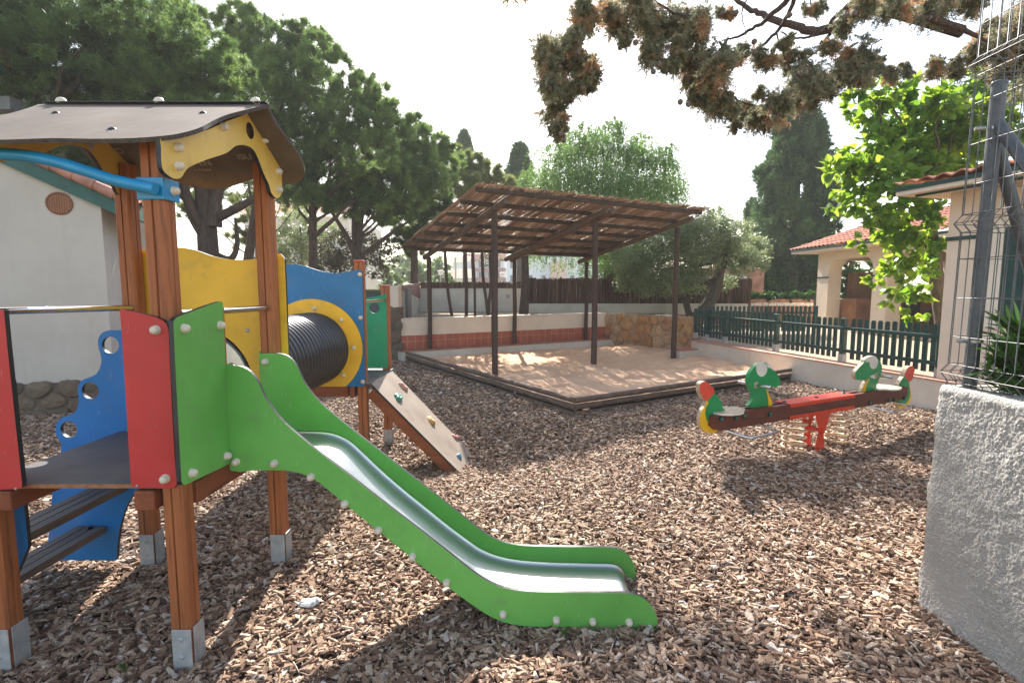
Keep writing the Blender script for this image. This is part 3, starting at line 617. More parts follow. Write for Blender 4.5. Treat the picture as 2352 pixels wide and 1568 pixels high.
plates('eye_patch', A2, [(1000, 300), (1045, 258), (1085, 250), (1112, 262), (1135, 275), (1158, 310), (1162, 370), (1140, 425), (1100, 460), (1060, 462), (1020, 430), (1002, 380), (997, 340)], [M['swhite'], M['sworn']], .0225, .045, parent=hl)
plates('eye_patch', A2, [(1140, 262), (1165, 256), (1195, 274), (1217, 310), (1226, 345), (1195, 335), (1168, 330), (1165, 300)], [M['swhite'], M['sworn']], .0222, .044, parent=hl)
plates('belly_stripe', A2, [(1150, 635), (1180, 710), (1212, 780), (1233, 832), (1237, 900), (1185, 910), (1180, 830), (1168, 740), (1150, 670)], [M['syellow'], M['syellow']], .0225, .045, parent=hl)
tlp = plates('caterpillar_tail', A2, [(262, 812), (240, 900), (195, 960), (165, 1040), (158, 1130), (175, 1210), (225, 1272), (300, 1308), (380, 1300), (445, 1262), (500, 1205), (540, 1180), (560, 1050), (520, 950), (497, 920), (478, 850), (440, 780), (375, 712), (310, 760)], [M['syellow'], M['sworn']], .02, .04)
plates('green_patch', A2, [(275, 815), (290, 855), (258, 910), (242, 985), (246, 1060), (280, 1140), (335, 1195), (400, 1215), (460, 1190), (560, 1150), (560, 1050), (520, 950), (497, 920), (478, 850), (440, 780), (377, 708), (330, 750)], [M['sgreen'], M['sgreen']], .0225, .045, parent=tlp)
plates('red_crest', A2, [(150, 610), (165, 565), (200, 540), (250, 538), (290, 562), (320, 600), (360, 638), (372, 685), (352, 735), (312, 778), (270, 815), (235, 818), (198, 790), (184, 745), (158, 690), (152, 650)], [M['sred'], M['sworn']], .0245, .049, parent=tlp)
hr = plates('caterpillar_head', A3, [(1060, 760), (1068, 705), (1090, 640), (1125, 570), (1155, 510), (1105, 520), (1035, 518), (993, 490), (982, 440), (1000, 380), (1050, 322), (1108, 265), (1132, 212), (1180, 178), (1240, 157), (1290, 168), (1322, 205), (1350, 232), (1378, 290), (1385, 360), (1370, 425), (1342, 500), (1312, 570), (1302, 622), (1318, 655), (1350, 690), (1390, 735), (1200, 770)], [M['sgreen'], M['sworn']], .02, .04)
plates('eye_patch', A3, [(1192, 250), (1198, 300), (1222, 340), (1262, 352), (1300, 322), (1320, 260), (1312, 200), (1288, 168), (1240, 157), (1180, 178), (1140, 212), (1140, 258), (1170, 245)], [M['swhite'], M['sworn']], .0225, .045, parent=hr)
plates('belly_stripe', A3, [(1068, 735), (1075, 690), (1100, 625), (1135, 560), (1165, 505), (1195, 497), (1165, 560), (1140, 640), (1122, 740)], [M['syellow'], M['sworn']], .0225, .045, parent=hr)
plates('white_patch', A3, [(1200, 468), (1240, 445), (1275, 440), (1285, 480), (1270, 498), (1240, 485)], [M['swhite'], M['swhite']], .0225, .003, parent=hr)
trp = plates('caterpillar_tail', A3, [(1722, 462), (1665, 520), (1625, 600), (1607, 670), (1600, 800), (1615, 880), (1660, 955), (1720, 948), (1775, 895), (1815, 800), (1826, 720), (1805, 640), (1792, 560), (1790, 500)], [M['syellow'], M['sworn']], .02, .04)
plates('green_patch', A3, [(1722, 462), (1665, 520), (1625, 600), (1607, 670), (1600, 800), (1625, 888), (1680, 890), (1750, 850), (1795, 770), (1800, 690), (1790, 600), (1780, 530)], [M['sgreen'], M['sworn']], .0225, .045, parent=trp)
plates('red_crest', A3, [(1715, 450), (1735, 385), (1770, 325), (1820, 307), (1855, 330), (1868, 375), (1850, 430), (1840, 480), (1815, 525), (1785, 540), (1755, 515), (1735, 480)], [M['sred'], M['sworn']], .0245, .049, parent=trp)
for f, p, pr in ((A2, (1000, 590), hl), (A3, (1300, 450), hr)):
    q = f(p); mb = MB(); mb.tube([q-SN*.19, q+SN*.19], .017, 14); mb.build('handlebar', [M['steel']], pr); mb = MB(); mb.lathe(q+SN*.021, SN, [(0, .034), (.004, .033)], 20); mb.build('washer', [M['sworn']], pr)
for sc_, dr in ((along(A2f((690, 935))), 1), (along(A3f((1540, 680))), -1)):       # flat seats across the beam
    o_ = [(-.20, 0), (-.18, .09), (-.10, .15), (0, .165), (.08, .14), (.12, .08), (.19, .06), (.20, 0), (.19, -.06), (.12, -.08), (.08, -.14), (0, -.165), (-.10, -.15), (-.18, -.09)]
    plate('seat', [C0+SD*(sc_+a*dr)+SN*b+Vector((0, 0, ztop+.022)) for a, b in o_], (0, 0, 1), .018, [M['sworn'], M['swhite']], SS, sm=3)
for a, b in ((A2f((575, 1185)), A2f((1130, 1135))), (A3f((1215, 930)), A3f((1610, 900)))):     # bent tube foot rests, both sides
    s0, s1 = along(a), along(b)
    for sg in (1, -1):
        k = [C0+SD*s_+SN*(sg*o_)+Vector((0, 0, zbot+dz)) for s_, o_, dz in ((s0, .03, -.012), (s0+.03, .09, -.02), (s0+.10, .2, -.05), (s0+.13, .25, -.055), (s0+.18, .265, -.055), (s1-.05, .265, -.045), (s1-.01, .25, -.04), (s1, .21, -.035), (s1-.01, .12, -.02), (s1-.02, .03, -.012))]
        mb = MB(); mb.tube(catmull(k, 4, closed=False), .013, 10); mb.build('foot_rest', [M['steel']], SS)
sa, sb = along(A2f((1525, 900))), along(A3f((995, 790)))
mb = MB(); cc = C0+SD*(sa+sb)/2; mb.box(cc+Vector((0, 0, ztop+.008)), (sb-sa, .185, .007), yw); mb.box(cc+SN*.094+Vector((0, 0, ztop-.008)), (sb-sa, .006, .036), yw); mb.box(cc-SN*.094+Vector((0, 0, ztop-.008)), (sb-sa, .006, .036), yw)
tp = mb.build('top_plate', [M['sorange']], SS, bevel=.002)
for q in (sa+.03, (sa+sb)/2, sb-.06): b = MB(); b.lathe(C0+SD*q+Vector((0, 0, ztop+.011)), (0, 0, 1), [(0, .024), (.008, .022), (.014, .01)]); b.build('bolt_cap', [M['blk']], tp)
mb = MB(); mb.box(cc+Vector((0, 0, zbot-.008)), (sb-sa, .185, .007), yw); mb.box(cc+SN*.094+Vector((0, 0, zbot+.012)), (sb-sa, .006, .036), yw); mb.box(cc-SN*.094+Vector((0, 0, zbot+.012)), (sb-sa, .006, .036), yw)
mb.build('bottom_plate', [M['sorange']], SS, bevel=.002)
pc = along(A3f((520, 1200))); zpv = .175
for sg in (1, -1):
    o_ = .085*sg
    pl = [(-.13, zbot-.012), (.13, zbot-.012), (.045, zpv-.03), (.01, zpv-.05), (-.03, zpv-.03)]
    plate('pivot_plate', [C0+SD*(pc+a)+SN*(o_+.003)+Vector((0, 0, z)) for a, z in pl], SN, .006, [M['sorange'], M['sorange']], SS)
    pl = [(-.10, -.04), (-.035, zpv+.02), (.0, zpv+.04), (.03, zpv+.02), (.075, -.04)]
    plate('pivot_foot', [C0+SD*(pc+a)+SN*(o_-.008*sg+.003)+Vector((0, 0, z)) for a, z in pl], SN, .006, [M['sorange'], M['sorange']], SS)
mb = MB(); mb.tube([C0+SD*pc-SN*.1+Vector((0, 0, zpv)), C0+SD*pc+SN*.1+Vector((0, 0, zpv))], .022, 14); mb.build('pivot_axle', [M['sorange']], SS)
for q in (along(A2((1595, 1300))), along(A3((715, 1300)))):
    n = 5.2; pts = []
    for i in range(int(n*28)+1):
        a = 2*PI*i/28; pts.append(C0+SD*(q+.115*math.cos(a))+SN*.115*math.sin(a)+Vector((0, 0, -.02+(zbot+.0)*(i/(n*28)))))
    mb = MB(); mb.tube(pts, .0135, 8); mb.build('spring', [M['spring']], SS)

# ================================================================== SANDBOX EDGING, SAND
S0, S1, S2 = Vector((.855, 7.1, 0)), Vector((-2.50, 12.47, 0)), Vector((5.17, 9.80, 0))
E_, N_ = Vector((.866, .5, 0)), Vector((-.5, .866, 0)); O_ = Vector((-.33, 10.08, 0))
def sh(s, d, z=0): return O_+E_*s+N_*d+Vector((0, 0, z))
SB = thing('sandbox_edging', S0, 'stacked brown round logs edging the sand pit on two sides', 'sandbox edging')
for a, b in ((S0, S1), (S0, S2)):
    D = (b-a).normalized(); L = (b-a).length; nseg = 3; Nn = Vector((D.y, -D.x, 0))
    for lay, (z, off) in enumerate(((.185, 0), (.088, .004), (-.008, -.004))):
        cuts = [0]+[L*(k+random.uniform(-.12, .12))/nseg for k in range(1, nseg)]+[L]
        for i in range(nseg):
            p, q = a+D*cuts[i]-D*.02, a+D*(cuts[i+1]+.03); r = random.uniform(.036, .044)
            n = 7; pts = [p.lerp(q, k/n)+Vector((random.uniform(-.006, .006), random.uniform(-.006, .006), z+off*random.uniform(-1, 1))) for k in range(n+1)]
            mb = MB(); mb.tube(pts, [r*random.uniform(.94, 1.06) for _ in pts], 12); o = mb.build('log', [M['log'], M['endgrain']], SB)
gx, gy = np.meshgrid(np.linspace(-1.2, 6.4, 230), np.linspace(-3.3, 3.7, 220), indexing='ij')
dz = .075+.05*vnoise(gx*1.1, gy*1.1, 1)+.075*vnoise(gx*3.8, gy*3.8, 2)+.045*vnoise(gx*8, gy*8, 3)
edge_ = np.clip((3.1-gy)/.5, 0, 1); dz = dz*(.5+.5*edge_)
X_ = O_.x+.866*gx-.5*gy; Y_ = O_.y+.5*gx+.866*gy
def left_of(ax, ay, bx, by, X, Y): return (bx-ax)*(Y-ay)-(by-ay)*(X-ax)
ins = (left_of(S0.x, S0.y, S2.x, S2.y, X_, Y_) > .01) & (left_of(S0.x, S0.y, S1.x, S1.y, X_, Y_) < -.01)
nx, ny = gx.shape; idx = np.arange(nx*ny).reshape(nx, ny)
F_ = np.stack([idx[:-1, :-1], idx[1:, :-1], idx[1:, 1:], idx[:-1, 1:]], -1).reshape(-1, 4)
ok = ins[:-1, :-1] & ins[1:, 1:] & ins[1:, :-1] & ins[:-1, 1:]; F_ = F_[ok.ravel()]
snd = npmesh('sand', np.stack([X_, Y_, dz], -1).reshape(-1, 3), F_, M['sand'], smooth=True); tag(snd, kind='structure')

# ================================================================== GROUND
def gz_(X, Y):
    d = np.exp(-(((X+.9)/1.9)**2+((Y-5.55)/1.0)**2)); base = .03*vnoise(X*1.3+5, Y*1.3, 5)+.016*vnoise(X*4+9, Y*4, 6)
    d2 = np.exp(-(((X-3.3)/.5)**2+((Y-5.6)/.35)**2))
    d3 = np.exp(-(((X-.25)/.75)**2+((Y-2.6)/.45)**2)); return base-.15*d-.03*d2-.035*d3-.01
xs = np.linspace(-14, 10, 200); ys = np.linspace(-2, 16, 150); gx, gy = np.meshgrid(xs, ys, indexing='ij'); nx, ny = gx.shape
idx = np.arange(nx*ny).reshape(nx, ny); F_ = np.stack([idx[:-1, :-1], idx[1:, :-1], idx[1:, 1:], idx[:-1, 1:]], -1).reshape(-1, 4)
g = npmesh('bark_ground', np.stack([gx, gy, gz_(gx, gy)-.012], -1).reshape(-1, 3), F_, M['litter'], smooth=True); tag(g, kind='structure')
mb = MB(); mb.add([(-420, -60, -.35), (420, -60, -.35), (420, 440, -.35), (-420, 440, -.35)], [(0, 1, 2, 3)]); tag(mb.build('ground', [M['dry']]), kind='structure')
# bark chips: real pieces, near ones counted in tens of thousands
def chips(n, x0, x1, y0, y1, smin, smax):
    X = rng.uniform(x0, x1, n); Y = rng.uniform(y0, y1, n)
    ok = (np.abs(X) < Y*1.02+.35) & ~((left_of(S0.x, S0.y, S2.x, S2.y, X, Y) > .03) & (left_of(S0.x, S0.y, S1.x, S1.y, X, Y) < -.03)) 
    ok &= ~((X > 2.24) & (Y < 2.75)) & (X < 6.0-.26*(Y-7.0)) & ~((Y > 7.25+.03*X) & (X < -5.4))
    return X[ok], Y[ok], smin, smax
parts_ = [chips(52000, -3.6, 3.4, 1.35, 3.0, .016, .062), chips(66000, -4.6, 4.8, 3.0, 5.2, .018, .062), chips(64000, -7, 6.4, 5.2, 8.2, .024, .062), chips(40000, -8, 6.2, 8.2, 13.2, .034, .068)]
VV = []; FF = []; RR = []; base = 0
cube = np.array([(-1, -1, -1), (1, -1, -1), (1, 1, -1), (-1, 1, -1), (-1, -1, 1), (1, -1, 1), (1, 1, 1), (-1, 1, 1)], float)
cf = np.array([(4, 5, 6, 7), (0, 1, 5, 4), (1, 2, 6, 5), (2, 3, 7, 6), (3, 0, 4, 7)])
for X, Y, s0, s1 in parts_:
    n = len(X); L = s0+(s1-s0)*rng.random(n)**1.5*rng.choice([1, 1, 1, 1.35], n); W = L*rng.uniform(.28, .7, n); T = np.clip(L*rng.uniform(.08, .28, n), .003, .012)
    stick = rng.random(n) < .10; W[stick] *= .28; L[stick] *= 1.6; T[stick] *= .6
    v = cube[None]*np.stack([L/2, W/2, T/2], -1)[:, None, :]
    v[:, [1, 2, 5, 6], 1] *= rng.uniform(.25, 1, (n, 1)); v[:, [0, 3, 4, 7], 1] *= rng.uniform(.4, 1, (n, 1))
    v += rng.normal(0, .12, v.shape)*np.stack([L, W, T], -1)[:, None, :]*.5
    v[:, 4:, :2] *= .82
    a = rng.uniform(0, 2*PI, n); rx = rng.normal(0, .29, n); ry = rng.normal(0, .26, n)
    ca, sa = np.cos(a), np.sin(a); cx, sx_ = np.cos(rx), np.sin(rx); cy, sy = np.cos(ry), np.sin(ry); z0 = np.zeros(n); o1 = np.ones(n)
    Rz = np.stack([ca, -sa, z0, sa, ca, z0, z0, z0, o1], -1).reshape(n, 3, 3); Rx = np.stack([o1, z0, z0, z0, cx, -sx_, z0, sx_, cx], -1).reshape(n, 3, 3); Ry = np.stack([cy, z0, sy, z0, o1, z0, -sy, z0, cy], -1).reshape(n, 3, 3)
    v = np.einsum('nij,nkj->nki', Rz@Ry@Rx, v)
    Z = gz_(X, Y)+rng.uniform(-.008, .020, n)
    v += np.stack([X, Y, Z], -1)[:, None, :]
    VV.append(v.reshape(-1, 3)); FF.append((cf[None]+(np.arange(n)*8)[:, None, None]+base).reshape(-1, 4)); base += n*8; RR.append(np.repeat(rng.random(n), 8))
ck = npmesh('bark_mulch', np.concatenate(VV), np.concatenate(FF), M['chips'], attr={'rnd': np.concatenate(RR)}); tag(ck, kind='stuff')
# crumpled wrapper
p = PZ(706, 1391, .0); mb = MB(); mb.ball((p.x, p.y, .02), (.055, .03, .014), jit=.35, seg=10); mb.ball((p.x+.04, p.y+.01, .024), (.03, .022, .012), jit=.4, seg=10)
tag(mb.build('plastic_wrapper', [plain('clear_white_plastic', (.62, .62, .60), .25, bump=.5)]), 'crumpled white plastic wrapper lying on the bark chips below the slide', 'litter')

# ================================================================== SAND PIT SURROUND
def prism(pts, z0, z1, mb=None, m=0):
    mb = mb or MB(); n = len(pts); vs = [(p[0], p[1], z) for z in (z0, z1) for p in pts]
    ar = sum(pts[i][0]*pts[(i+1) % n][1]-pts[(i+1) % n][0]*pts[i][1] for i in range(n))
    if ar < 0: pts = list(reversed(pts)); vs = [(p[0], p[1], z) for z in (z0, z1) for p in pts]
    mb.add(vs, [tuple(reversed(range(n))), tuple(range(n, 2*n))]+[(i, (i+1) % n, n+(i+1) % n, n+i) for i in range(n)], m); return mb
def seg(s0, d0, s1, d1): return [sh(s0, d0), sh(s1, d0), sh(s1, d1), sh(s0, d1)]
sL, sR = -.82, 5.62
BK = thing('bench_ledge', sh(2.4, 3.3), 'low white kerb ledge with terracotta tile top below the tiled wall', 'kerb')
prism(seg(sL, 3.13, sR+.1, 3.44), -.1, .20).build('kerb_face', [M['stucco']], BK); prism(seg(sL-.01, 3.11, sR+.12, 3.446), .20, .222).build('tile_top', [plain('dusty_terracotta', (.38, .19, .13), .8, nscale=4, amp=.3)], BK, bevel=.004)
WL = thing('garden_wall', sh(2.4, 3.6), 'long cream garden wall with a band of terracotta tiles behind the sand pit', 'wall')
prism(seg(sL, 3.46, sR, 3.72), -.1, .95).build('wall_body', [M['cream']], WL)
prism(seg(sL, 3.443, sR, 3.458), .222, .56).build('tile_band', [tilewall('red_tiles', E_, (.42, .115, .065), (.52, .26, .18))], WL)
prism(seg(sL-.02, 3.45, sR, 3.74), .952, .975).build('coping', [M['cream']], WL, bevel=.006)
M['mortar_d'] = plain('dark_mortar', (.15, .12, .09), .95, nscale=15, amp=.4)
def stonewall(name, a, b, z0, z1, th, label, cat, mat, sz=.3, extra=0):
    a, b = Vector(a), Vector(b); D = (b-a).normalized(); L = (b-a).length; Nn = Vector((D.y, -D.x, 0))
    W = thing(name, (a+b)/2, label, cat); c = (a+b)/2+Vector((0, 0, (z0+z1)/2)); mb = MB()
    mb.box(c-Nn*th/2, (L, th, z1-z0), math.atan2(D.y, D.x)); mb.build('mortar', [M['mortar_d'] if mat is M['stone_d'] else M['mortar']], W)
    mb = MB(); pts = []
    for _ in range(4000):                                   # rubble: irregular cells grown round scattered centres
        c_ = (random.uniform(-.05, L+.05), random.uniform(z0, z1-.03)); r_ = sz*random.uniform(.62, 1.0)
        if all((c_[0]-q[0])**2+(c_[1]-q[1])**2 > (r_*.5+q[2]*.5)**2 for q in pts): pts.append((*c_, r_))
    for cx_, cz_, r_ in pts:
        n = 14; k = []
        for j in range(n):
            dx, dz_ = math.cos(2*PI*j/n), math.sin(2*PI*j/n); m_ = sz*1.0
            for q in pts:
                ex, ez = q[0]-cx_, q[1]-cz_; dd = math.hypot(ex, ez)
                if dd < 1e-6 or dd > 3*sz: continue
                pr = (dx*ex+dz_*ez)/dd
                if pr > .05: m_ = min(m_, (dd*(r_/(r_+q[2])))/pr)
            if dz_ > .05: m_ = min(m_, (z1+.03-cz_)/dz_)
            if dx > .05: m_ = min(m_, max(.02, (L+.02-cx_)/dx))
            if dx < -.05: m_ = min(m_, max(.02, (-.02-cx_)/dx))
            k.append(m_-.012)
        k = [(k[j-1]+k[j]*2+k[(j+1) % n])/4 for j in range(n)]; cc_ = a+D*cx_+Vector((0, 0, cz_)); vs = []; pro = random.uniform(.02, .07)
        for rr, dp in ((1, -.04), (1, .005), (.86, pro*.75), (.45, pro)):
            for j in range(n): vs.append(cc_+(D*math.cos(2*PI*j/n)+Vector((0, 0, math.sin(2*PI*j/n))))*max(.008, k[j])*rr+Nn*(dp+random.uniform(-.006, .006)))
        vs.append(cc_+Nn*(pro+.004))
        mb.add(vs, [(r*n+j, r*n+(j+1) % n, (r+1)*n+(j+1) % n, (r+1)*n+j) for r in range(3) for j in range(n)]+[(3*n+j, 3*n+(j+1) % n, 4*n) for j in range(n)])
    o = mb.build('stones', [mat], W); return W
wa, wb = sh(sR, 3.46), Vector((4.72, 13.62, 0))
stonewall('stone_wall', wa, wb, -.05, .95, .35, 'golden rubble stone wall between the cream wall and the green fence', 'stone wall', M['stone'], .34)
# corner step and retaining ledge
LD0, LD1 = Vector((6.6, 4.8, 0)), Vector((4.40, 12.95, 0)); LDd = (Vector((4.40, 12.9, 0))-Vector((5.88, 7.28, 0))).normalized()
LD0 = Vector((5.88, 7.28, 0))-LDd*3.5; LDn = Vector((LDd.y, -LDd.x, 0))
RW = thing('retaining_ledge', (5.3, 9.5, 0), 'low white retaining wall with red tile edge carrying the green picket fence', 'retaining wall')
L1 = LD1; prism([LD0, L1, L1+LDn*.22, LD0+LDn*.22], -.15, .415).build('wall_body', [M['stucco']], RW)
prism([LD0-LDn*.012, L1-LDn*.012, L1+LDn*.34, LD0+LDn*.34], .417, .44).build('tile_edge', [plain('worn_terracotta_edge', (.43, .22, .16), .8, nscale=5, amp=.3)], RW, bevel=.004)
mb = MB(); p = PZ(1556, 812, .0); mb.box((4.15, 12.75, .11), (.62, .42, .24), math.radians(28)); st = mb.build('step_block', [M['stucco']], None, bevel=.01); tag(st, 'small white corner step with tiled top beside the stone wall', 'step')
mb = MB(); mb.box((4.15, 12.75, .24), (.64, .44, .018), math.radians(28)); mb.build('tile_top', [M['tile']], st, bevel=.003)
# court and terraces
court = [L1+LDn*.2, LD0+LDn*.2, Vector((60, 3, 0)), Vector((60, 45, 0)), Vector((5.2, 45, 0)), Vector((4.95, 13.8, 0))]
tag(prism([tuple(p)[:2] for p in court], -.2, .425).build('court_ground', [M['gravel']]), kind='structure')
terr = [sh(sL-.1, 3.7), sh(sR, 3.7), (4.9, 13.85), (5.195, 20), (5.195, 45), (-60, 45), (-60, 13.5), (-3.0, 13.3)]
tag(prism([tuple(p)[:2] for p in terr], -.2, .86).build('terrace_ground', [plain('terrace_earth', (.26, .20, .14), .95, nscale=3, amp=.35)]), kind='structure')

# ================================================================== SHELTER
SH = thing('sand_pit_shelter', sh(2.4, 1.5), 'wooden pole shelter with reed mat roof standing over the sand pit', 'shelter')
def rz_(d): return 3.20-.19*d
for s_, d_ in ((0, 0), (2.4, 0), (4.8, 0), (0, 3.36), (2.4, 3.36), (4.8, 3.36)):
    r = .062 if d_ == 0 else .055; b = sh(s_, d_); zb = 0 if d_ == 0 else .22; n = 6; pts = [b+Vector((random.uniform(-.008, .008), random.uniform(-.008, .008), zb-.05+(rz_(d_)-.06-zb)*k/n)) for k in range(n+1)]
    mb = MB(); mb.tube(pts, [r*random.uniform(.95, 1.05) for _ in pts], 14); mb.build('pole', [M['logz']], SH)
def pole(a, b, r, nm, mt='log'):
    n = 7; pts = [Vector(a).lerp(Vector(b), k/n)+Vector((0, 0, random.uniform(-.008, .008))) for k in range(n+1)]; mb = MB(); mb.tube(pts, [r*random.uniform(.93, 1.07) for _ in pts], 12); return mb.build(nm, [M[mt]], SH)
for s_ in (0.02, 2.33, 2.50, 4.80): pole(sh(s_, -.42, rz_(-.42)-.02), sh(s_+.02, 3.75, rz_(3.75)-.02), .062, 'rafter')
for k in range(7):
    d_ = -.52+k*.65; pole(sh(-.62, d_, rz_(d_)+.088), sh(5.0, d_+.03, rz_(d_)+.085), .045, 'purlin', 'purlin')
n = 3700; s_ = rng.uniform(-.66, 5.08, n); d0 = rng.choice([-.62, .9, 2.2], n)+rng.normal(0, .05, n); Lr = rng.uniform(1.3, 1.7, n); w = rng.uniform(.004, .0095, n); sk = rng.normal(0, .02, n)
ek, nk = np.array(E_), np.array(N_); o0 = np.array(O_)
def reedbox(s, d, L, w, sk, zoff):
    z0 = 3.20-.19*d; z1 = 3.20-.19*(d+L); V = []
    for ds, dz_ in ((-1, -.4), (1, -.4), (1, .4), (-1, .4)):
        for e in (0, 1):
            p = o0[None]+ek[None]*(s+sk*e+ds*w/2)[:, None]+nk[None]*(d+L*e)[:, None]; p[:, 2] = (z1 if e else z0)+zoff+dz_*w; V.append(p)
    return np.stack([V[0], V[2], V[4], V[6], V[1], V[3], V[5], V[7]], 1)
v = reedbox(s_, d0, Lr, w, sk, .135+rng.uniform(0, .022, n))
fb = np.array([(0, 3, 2, 1), (4, 5, 6, 7), (0, 1, 5, 4), (1, 2, 6, 5), (2, 3, 7, 6), (3, 0, 4, 7)])
npmesh('reed_mat', v.reshape(-1, 3), (fb[None]+(np.arange(n)*8)[:, None, None]).reshape(-1, 4), M['reed'], SH, attr={'rnd': np.repeat(rng.random(n), 8)})

# ================================================================== PICKET FENCES
def fence(name, a, b, posts, label, zt=1.19, zb=.50, gap=.125, span=None):
    a, b = Vector(a), Vector(b); D = (b-a).normalized(); L = (b-a).length; rz = math.atan2(D.y, D.x); Nn = Vector((D.y, -D.x, 0)); T = thing(name, (a+b)/2+Vector((0, 0, .44)), label, 'fence')
    for s_ in posts:
        p = a+D*s_; mb = MB(); mb.box(p+Vector((0, 0, (.56+zt)/2)), (.085, .085, zt-.56), rz); q = mb.build('fence_post', [M['dkgreen']], T, bevel=.008)
        mb = MB(); mb.box(p+Vector((0, 0, .50)), (.095, .095, .15), rz); mb.build('post_foot', [M['galv']], q, bevel=.004)
    for z in (.64, 1.02):
        mb = MB(); mb.bar(a+Nn*-.03+Vector((0, 0, z)), b+Nn*-.03+Vector((0, 0, z)), .045, .055); mb.build('rail', [M['dkgreen']], T, bevel=.006)
    s_ = .03; 
    while s_ < L:
        if all(abs(s_-q) > .075 for q in posts):
            p = a+D*s_+Nn*.012; w = .038; mb = MB(); th = .018; pr = [(-w, zb), (w, zb), (w, zt-.03), (w*.8, zt-.012), (w*.4, zt), (-w*.4, zt), (-w*.8, zt-.012), (-w, zt-.03)]
            j = random.uniform(-.006, .006); n = len(pr)
            mb.add([p+D*x+Nn*th/2+Vector((0, 0, z+j)) for x, z in pr]+[p+D*x-Nn*th/2+Vector((0, 0, z+j)) for x, z in pr], [tuple(range(n)), tuple(reversed(range(n, 2*n)))]+[(i, n+i, n+(i+1) % n, (i+1) % n) for i in range(n)])
            mb.build('picket', [M['dkgreen']], T)
        s_ += gap
fa, fb_ = Vector((6.07, 7.42, 0)), Vector((4.70, 13.6, 0)); fd = (fb_-fa).normalized()
def at_fence(u):
    r = ray(u, 760); k = r.x/r.y; return (fa.x-k*fa.y)/(k*fd.y-fd.x)
fence('picket_fence', fa, fb_, [.03]+[at_fence(u) for u in (1938, 1784, 1667, 1626)]+[(fb_-fa).length-.03], 'dark green wooden picket fence on the white retaining wall beside the seesaw')
fence('picket_fence', (5.55, 14.75, 0), (8.55, 14.9, 0), [.03, 1.55, 2.97], 'farther dark green picket fence across the court behind the first one', zt=1.21)
# ================================================================== NEAR RENDERED WALL, MESH FENCE
NW = thing('rendered_wall', (2.4, 2.3, 0), 'rough white rendered garden wall at the right edge, in front of the seesaw', 'wall')
def nwall():
    ys = np.linspace(2.76, 1.9, 270); zs = np.linspace(-.12, 1.205, 400); gy, gz = np.meshgrid(ys, zs, indexing='ij')
    r = .03; top = np.clip((gz-1.165)/.04, 0, 1); end = np.clip((gy-2.70)/.06, 0, 1)
    x = 2.205+.022*gz+.028*(1-np.sqrt(1-top**2*.98))+.03*(1-np.sqrt(1-end**2*.98))
    x = x+.004*vnoise(gy*22, gz*22, 8)+.006*vnoise(gy*5, gz*5, 9)+.0032*vnoise(gy*125, gz*100, 10)+.002*vnoise(gy*38, gz*42, 14)+.008*vnoise(gy*1.5+3, gz*2, 12)
    return np.stack([x, gy+.02*vnoise(gz*6+2, gz*3, 3)*end+.012*vnoise(gz*40, gz*11, 4)*end, gz+.012*vnoise(gy*9, gy*4, 5)*top], -1), ys.size, zs.size
v, nx, ny = nwall(); idx = np.arange(nx*ny).reshape(nx, ny); F_ = np.stack([idx[:-1, :-1], idx[:-1, 1:], idx[1:, 1:], idx[1:, :-1]], -1).reshape(-1, 4)
npmesh('render_face', v.reshape(-1, 3), F_, M['render'], NW, smooth=True)
mb = MB(); prism([(2.275, -.6), (2.9, -.6), (2.9, 2.70), (2.275, 2.70)], -.12, 1.19, mb); prism([(2.215, -.6), (2.275, -.6), (2.275, 1.92), (2.215, 1.92)], -.12, 1.19, mb); prism([(2.262, 1.92), (2.275, 1.92), (2.275, 2.72), (2.262, 2.72)], -.12, 1.20, mb)
prism([(2.2, 2.70), (2.9, 2.70), (2.9, 2.76), (2.27, 2.76)][0:0] or [(2.262, 2.702), (3.4, 2.702), (3.4, 2.758), (2.262, 2.758)], -.12, 1.196, mb)
mb.build('wall_core', [M['render']], NW)
MF = thing('mesh_fence', (2.36, 2.7, 1.2), 'grey welded wire mesh fence on its steel tube post above the rendered wall', 'wire fence')
mb = MB(); mb.tube([(2.355, 2.70, 1.14), (2.375, 2.70, 2.69)], .031, 20); pm = mb.build('tube_post', [M['greysteel']], MF)
mb = MB(); mb.lathe((2.375, 2.70, 2.685), (0, 0, 1), [(0, .034), (.012, .034), (.018, .028), (.022, .01)], 20); mb.build('post_cap', [M['greysteel']], pm)
mb = MB(); mb.tube([(2.375, 2.69, 2.50), (2.39, 2.30, 1.95), (2.41, 1.7, 1.2)], .028, 16); mb.build('brace', [M['greysteel']], MF)
mb = MB(); mb.tube([(2.385, 2.705, 2.42), (2.66, 2.73, 1.75), (2.88, 2.75, 1.2)], .028, 16); mb.build('brace', [M['greysteel']], MF)
for z in (2.475, 1.425): mb = MB(); mb.lathe((2.36+(z-1.2)*.013, 2.70, z), (0, 0, 1), [(0, .035), (.014, .035)], 18); mb.tube([(2.325, 2.70, z+.007), (2.285, 2.715, z+.007)], .010, 8); mb.build('hose_clamp', [M['clamp']], MF)
bends = (1.26, 2.03, 2.80)
def wire_prof(zlist=bends, z0=1.19, z1=3.25):
    pr = [(z0, 0)]
    for b in zlist: pr += [(b-.045, 0), (b, .045), (b+.045, 0)]
    return [(z, o) for z, o in pr if z <= z1]+[(z1, 0)]
